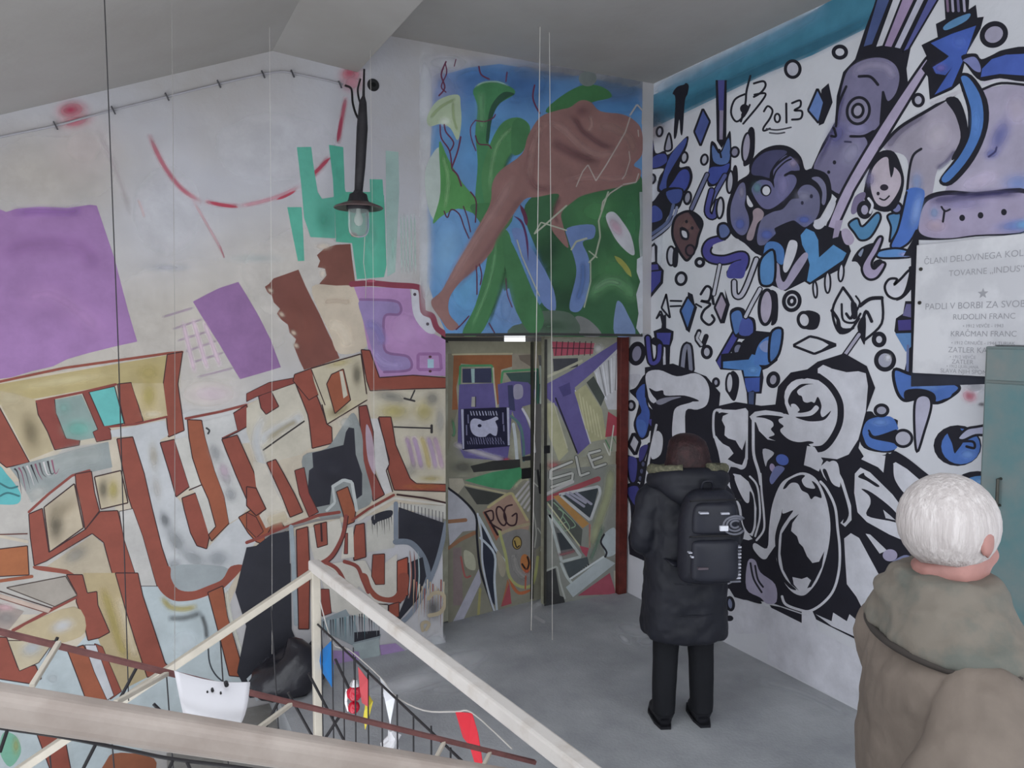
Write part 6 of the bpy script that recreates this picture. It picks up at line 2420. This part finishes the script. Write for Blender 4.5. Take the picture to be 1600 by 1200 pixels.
def build_woman():
    M_COAT = mat('black_padded_coat', '#1d1e26', .55, var=.2, scale=9, bump=.5, bscale=9)
    M_TROU = mat('black_trousers', '#16171c', .8, var=.2, bump=.3, bscale=30)
    M_BOOT = mat('black_boots', '#1a1a1f', .5, var=.2)
    M_HAIR = mat('dark_auburn_hair', '#2a1a1c', .55, color2='#3c2526', scale=30, bump=.5, bscale=80)
    M_FUR = mat('olive_fur_trim', '#5d5c4c', .9, color2='#77745f', scale=60, bump=.8, bscale=120)
    fl, fr = on_floor(1033, 1127), on_floor(1098, 1130)
    c = (fl + fr) / 2
    fg = Figure((c.x, c.y, 0), 22)
    hc = (0, .015, 1.455)
    body = head_parts(hc, .93)
    body += [g_limb([(0, -.01, 1.25), (0, 0, 1.32), (0, .0, 1.42)], [.06, .05, .05]),
             g_rings([(.78, .14, .1, 0, 0), (.9, .15, .105, 0, 0), (1.02, .125, .09, 0, 0), (1.15, .145, .1, 0, 0), (1.26, .16, .09, 0, 0), (1.32, .08, .06, 0, 0)], 20)]
    for sd in (-1, 1):
        body.append(g_limb([(sd * .07, 0, .84), (sd * .085, .01, .6), (sd * .095, .0, .42), (sd * .10, -.01, .22), (sd * .103, -.01, .07), (sd * .103, .03, .03), (sd * .106, .1, .025)], [.08, .075, .055, .05, .036, .035, .022]))
        el, wr = (sd * .235, -.03, 1.02), (sd * .13, .2, 1.0)
        body.append(g_limb([(sd * .14, 0, 1.26), (sd * .19, -.01, 1.22), el, (sd * .19, .1, 1.0), wr], [.05, .048, .038, .036, .026]))
        body += hand(wr, (-sd * .35, .9, .15), (0, 0, 1), sd)
    p = fg.put('person', join(*body), M_SKIN, None, .0075)
    tag(p, 'person in a long black padded coat with a backpack, seen from behind before the graffiti', 'person')
    # coat with sleeves
    coat = [g_rings([(.50, .205, .17, 0, -.01), (.53, .228, .19, 0, -.01), (.7, .222, .182, 0, -.01), (.9, .212, .17, 0, -.01), (1.08, .196, .155, 0, -.01), (1.22, .196, .142, 0, -.01), (1.30, .172, .125, 0, -.01), (1.35, .115, .1, 0, -.01), (1.37, .08, .08, 0, 0)], 32, .012)]
    for sd in (-1, 1):
        coat.append(g_limb([(sd * .12, -.01, 1.27), (sd * .185, -.01, 1.23), (sd * .215, -.02, 1.13), (sd * .238, -.03, 1.02), (sd * .2, .06, .975), (sd * .15, .16, .99)], [.07, .078, .072, .068, .062, .052], 14))
    co = fg.put('coat', join(*coat), M_COAT, p, .011, True, 4, .022, .09)
    for i, z in enumerate((.66, .82, .97)):
        q = [(.22 * math.cos(a) * (1 - .04 * i), -.01 + .186 * math.sin(a) * (1 - .05 * i), z) for a in [2 * math.pi * k / 40 for k in range(41)]]
        fg.put('seam', g_tube(q, .004, 5, False), M_COAT, co)
    hood = [(.165 * math.cos(a), -.035 + .13 * math.sin(a), 1.335 - .03 * math.sin(a)) for a in [2 * math.pi * k / 28 for k in range(29)]]
    fg.put('hood', join(g_tube(hood, .055, 12, False), g_limb([(-.14, -.1, 1.33), (-.06, -.17, 1.29), (.06, -.17, 1.29), (.14, -.1, 1.33)], [.05, .065, .065, .05])), M_COAT, p, .011)
    fur = [(.19 * math.cos(a), -.03 + .135 * math.sin(a), 1.39 - .02 * math.sin(a)) for a in [math.radians(-70 + 10 * k) for k in range(33)]]
    rnd = random.Random(2)
    fg.put('fur_trim', g_tube(fur, [.026 * rnd.uniform(.75, 1.2) for _ in fur], 10), M_FUR, p)
    # hair
    hair = g_rings([(1.572, .02, .025, 0, -.01), (1.565, .05, .055, 0, -.012), (1.54, .085, .092, 0, -.018), (1.50, .102, .104, 0, -.028), (1.45, .112, .1, 0, -.04), (1.40, .13, .094, 0, -.055), (1.355, .142, .09, 0, -.066), (1.33, .12, .07, 0, -.066)], 28, .025, 4)
    fg.put('hair', hair, M_HAIR, p)
    for sd in (-1, 1):
        tr = g_rings([(.88, .085, .1, sd * .07, 0), (.7, .082, .085, sd * .08, 0), (.5, .07, .072, sd * .092, -.002), (.3, .064, .066, sd * .1, -.005), (.12, .06, .064, sd * .104, -.005), (.07, .058, .062, sd * .104, -.005)], 18, .02, 5)
        fg.put('trouser_leg', tr, M_TROU, p)
        bt = [g_limb([(sd * .104, -.012, .2), (sd * .104, -.012, .1), (sd * .104, -.01, .055)], [.052, .056, .055]),
              g_limb([(sd * .104, -.045, .04), (sd * .105, .03, .04), (sd * .109, .11, .036), (sd * .112, .165, .03)], [.038, .042, .042, .028])]
        b_ = fg.put('boot', join(*bt), M_BOOT, p, .008)
        so = [(sd * .108 + x * .046, y, z) for z in (.0, .014) for x, y in ((-.6, -.07), (.6, -.07), (1.05, 0), (1.05, .12), (.5, .19), (-.5, .19), (-1.05, .12), (-1.0, 0))]
        fg.put('sole', (so, [tuple(range(7, -1, -1)), tuple(range(8, 16))] + [(i, (i + 1) % 8, 8 + (i + 1) % 8, 8 + i) for i in range(8)]), M_BOOT, b_, None, False)
    return fg


def build_backpack(fg):
    M_PACK = mat('black_nylon', '#20212a', .5, var=.15, scale=12, bump=.25, bscale=50)
    M_PK2 = mat('black_nylon_pocket', '#272831', .45, var=.15, scale=12)
    M_GREY = mat('grey_print', '#6d6e78', .5)
    M_REF = mat('reflective_strip', '#b8b9c4', .3)
    cx, cy = .035, -.275
    loc = fg.w((cx, cy, .86))
    t = thing('backpack', 'black backpack with light reflective strips worn by the person in the long coat', 'backpack', tuple(loc))

    def pad(name, z0, z1, hw, hd, yc, m, parent, top=.7):
        h = z1 - z0
        sp = [(z0, hw * .8, hd * .6, cx, yc), (z0 + h * .06, hw * .97, hd * .95, cx, yc), (z0 + h * .3, hw, hd, cx, yc), (z0 + h * .7, hw * .97, hd * .95, cx, yc), (z0 + h * .92, hw * top * 1.12, hd * .8, cx, yc), (z1, hw * top * .75, hd * .5, cx, yc)]
        return fg.put(name, g_rings(sp, 28), m, parent)
    pad('main_compartment', .87, 1.325, .155, .095, cy, M_PACK, t)
    pk = pad('front_pocket', .90, 1.10, .118, .04, cy - .085, M_PK2, t, .85)
    pad('top_pocket', 1.13, 1.28, .112, .035, cy - .078, M_PK2, t, .75)
    for sd in (-1, 1):
        fg.put('strap', g_tube(catmull([(cx + sd * .085, cy + .09, 1.30), (sd * .11, -.10, 1.375), (sd * .125, .02, 1.365), (sd * .13, .12, 1.27), (sd * .135, .155, 1.1), (sd * .17, .06, .98), (cx + sd * .14, cy + .06, .93)]), .017, 8, True, (1.6, .5)), M_PACK, t)
    fg.put('grab_loop', g_tube(catmull([(cx - .03, cy + .04, 1.32), (cx - .02, cy + .03, 1.36), (cx + .02, cy + .03, 1.36), (cx + .03, cy + .04, 1.32)]), .007, 8), M_PACK, t)
    yb = cy - .115
    for z in (1.115, 1.29):
        q = [(cx + .125 * math.cos(a), yb + .03 - .035 * math.sin(a), z + .012 * math.sin(a)) for a in [math.pi * k / 14 for k in range(15)]]
        fg.put('zip', g_tube(q, .0045, 6), MATS['dark_metal'], t)

    def strip(name, x0, x1, z0, z1, m, y=None, parent=None):
        y = yb - .006 if y is None else y
        fg.put(name, g_box(x0, x1, y - .006, y + .02, z0, z1), m, parent or t, None, False)
    strip('reflector', -.055, -.012, 1.236, 1.243, M_REF)
    strip('reflector', .05, .09, 1.232, 1.240, M_REF)
    strip('buckle', .045, .085, 1.152, 1.176, mat('bright_buckle', '#dcdde6', .2))
    strip('reflector', -.095, -.06, 1.035, 1.041, M_REF, yb + .03)
    strip('reflector', -.085, -.045, 1.016, 1.024, M_REF, yb + .02)
    strip('reflector', -.06, -.01, .965, .975, mat('dull_strip', '#5a5058', .5))
    for i in range(11):
        strip('side_stripe', .115 + .006 * math.sin(i * 2.2), .168, .885 + i * .017, .893 + i * .017, M_REF if i % 3 else M_GREY, yb + .035)
    for r_, z in ((.06, 1.175), (.042, 1.178), (.024, 1.18)):
        q = [(.125 + r_ * math.cos(a), yb + .004 + .25 * max(0, r_ * math.cos(a)), z + r_ * .75 * math.sin(a)) for a in [math.radians(40 + 20 * k) for k in range(15)]]
        fg.put('printed_ring', g_tube(q, .006, 6), M_GREY, t)


def build_man():
    M_JACK = mat('taupe_jacket', '#665c54', .75, color2='#756a61', scale=4, bump=.3, bscale=25)
    M_HOOD = mat('grey_green_hood', '#6e675e', .75, color2='#5a5c56', scale=9, bump=.4, bscale=20)
    M_HAIRW = mat('white_grey_hair', '#b0a8a6', .5, color2='#c4bdbb', scale=40, bump=.6, bscale=70)
    M_TROU = mat('dark_grey_trousers', '#3a3c42', .8, bump=.3, bscale=30)
    M_SHOE = mat('brown_shoes', '#2f2620', .5)
    hpos = at_depth(1484, 842, 1.56)
    fg = Figure((hpos.x, hpos.y, 0), 121)
    hz = hpos.z
    tilt = Matrix.Rotation(math.radians(32), 3, 'Z') @ Matrix.Rotation(math.radians(-14), 3, 'X') @ Matrix.Rotation(math.radians(-8), 3, 'Y')
    hc = (0, .0, hz)
    body = head_parts(hc, 1.02, tilt)
    sh = 1.50
    body += [g_limb([(0, -.005, sh - .06), (0, -.005, sh + .04), (0, -.005, hz - .05)], [.07, .066, .066]),
             g_rings([(.86, .15, .095, 0, 0), (.98, .155, .1, 0, 0), (1.12, .15, .095, 0, 0), (1.28, .165, .095, 0, 0), (1.42, .15, .08, 0, 0), (sh, .09, .065, 0, 0)], 20)]
    arms = {-1: ((-.25, .06, 1.17), (-.17, .27, 1.14)), 1: ((.262, -.17, 1.18), (.25, .03, 1.02))}
    for sd in (-1, 1):
        body.append(g_limb([(sd * .085, 0, .92), (sd * .1, .01, .68), (sd * .105, .0, .48), (sd * .11, -.02, .25), (sd * .11, -.02, .08), (sd * .11, .03, .035), (sd * .115, .12, .03)], [.095, .085, .06, .056, .04, .04, .025]))
        el, wr = arms[sd]
        md = tuple((el[i] + wr[i]) / 2 for i in range(3))
        body.append(g_limb([(sd * .14, -.01, 1.43), (sd * .2, -.02, 1.40), el, md, wr], [.045, .046, .042, .04, .03]))
        d_ = Vector(wr) - Vector(el)
        body += hand(wr, tuple(d_), (0, 0, 1), sd)
    p = fg.put('person', join(*body), M_SKIN2, None, .0075)
    tag(p, 'white haired person in a hooded taupe jacket standing before the fuse cabinet', 'person')
    jack = [g_rings([(.78, .2, .135, 0, 0), (.82, .215, .145, 0, 0), (1.0, .215, .143, 0, 0), (1.15, .215, .143, 0, 0), (1.28, .22, .142, 0, 0), (1.38, .222, .132, 0, 0), (1.45, .205, .116, 0, 0), (1.50, .165, .105, 0, 0), (1.54, .12, .092, 0, 0), (1.57, .095, .08, 0, 0)], 32, .012, 3)]
    for sd in (-1, 1):
        el, wr = arms[sd]
        md = tuple((el[i] + wr[i]) / 2 for i in range(3))
        jack.append(g_limb([(sd * .13, -.01, 1.44), (sd * .2, -.02, 1.42), tuple((el[i] + (sd * .215, -.03, 1.40)[i]) / 2 for i in range(3)), el, md, tuple(wr[i] * .85 + el[i] * .15 for i in range(3))], [.065, .08, .08, .075, .066, .05], 14))
        jack.append(g_limb([tuple(el[i] + (sd * .02, -.05, .06)[i] for i in range(3)), tuple(el[i] + (0, -.04, .0)[i] for i in range(3)), tuple(el[i] + (-sd * .03, .0, -.05)[i] for i in range(3))], [.025, .045, .025], 10))
    jk = fg.put('jacket', join(*jack), M_JACK, p, .009, True, 4, .026, .1)
    # hood gathered round the neck and lying on the back, with its seam
    hood = [g_rings([(1.478, .185, .118, 0, -.006), (1.488, .2, .13, 0, -.006), (1.51, .192, .128, 0, -.006), (1.545, .158, .116, 0, -.006), (1.58, .128, .104, 0, -.006), (1.606, .11, .096, 0, -.005), (1.618, .098, .088, 0, -.004)], 32, .02, 8),
            g_limb([(-.13, -.04, 1.55), (-.07, -.1, 1.56), (.03, -.112, 1.55), (.11, -.07, 1.555), (.135, .0, 1.56)], [.012, .02, .016, .02, .012], 10)]
    hd = fg.put('hood', join(*hood), M_HOOD, p, .008, True, 6, .02, .07)
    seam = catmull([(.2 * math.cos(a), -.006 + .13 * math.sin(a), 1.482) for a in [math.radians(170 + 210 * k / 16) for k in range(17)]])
    fg.put('seam', g_tube(seam, .008, 6), mat('seam_dark', '#3a3532', .9), hd)  # dark line of the hood's lower seam
    nt = M_HAIRW.node_tree
    for nd in [q for q in nt.nodes if q.type == 'TEX_NOISE']:
        mp = nt.nodes.new('ShaderNodeMapping')
        mp.inputs['Scale'].default_value = (2.2, 2.2, .22)
        lk = nd.inputs['Vector'].links[0]
        nt.links.new(lk.from_socket, mp.inputs['Vector'])
        nt.links.new(mp.outputs['Vector'], nd.inputs['Vector'])
    # short hair: cap around the skull, leaving face, ears and nape
    rows = []
    n = 26
    for i in range(1, 12):
        t = math.pi * i / 12 * .92
        row = []
        for k in range(n):
            a = 2 * math.pi * k / n
            fr = max(0.0, math.sin(a))
            tt = t * (1 - .42 * fr ** 1.3)
            q = Vector((.088 * math.sin(tt) * math.cos(a), -.008 + .106 * math.sin(tt) * math.sin(a), .032 + .098 * math.cos(tt)))
            q = tilt @ (q * 1.02)
            row.append((hc[0] + q.x, hc[1] + q.y, hc[2] + q.z))
        rows.append(row)
    fg.put('hair', g_loft(rows), M_HAIRW, p)
    for sd in (-1, 1):
        tr = g_rings([(.95, .1, .12, sd * .085, 0), (.75, .098, .1, sd * .095, 0), (.5, .085, .088, sd * .105, -.01), (.3, .078, .08, sd * .11, -.02), (.06, .075, .078, sd * .112, -.02)], 18, .02, 6)
        fg.put('trouser_leg', tr, M_TROU, p)
        fg.put('shoe', join(g_limb([(sd * .112, -.06, .045), (sd * .113, .03, .045), (sd * .117, .13, .04), (sd * .12, .2, .032)], [.042, .046, .046, .03]), g_box(sd * .115 - .04, sd * .115 + .04, -.09, .2, 0, .02)), M_SHOE, p, .009)


build_backpack(build_woman())
build_man()
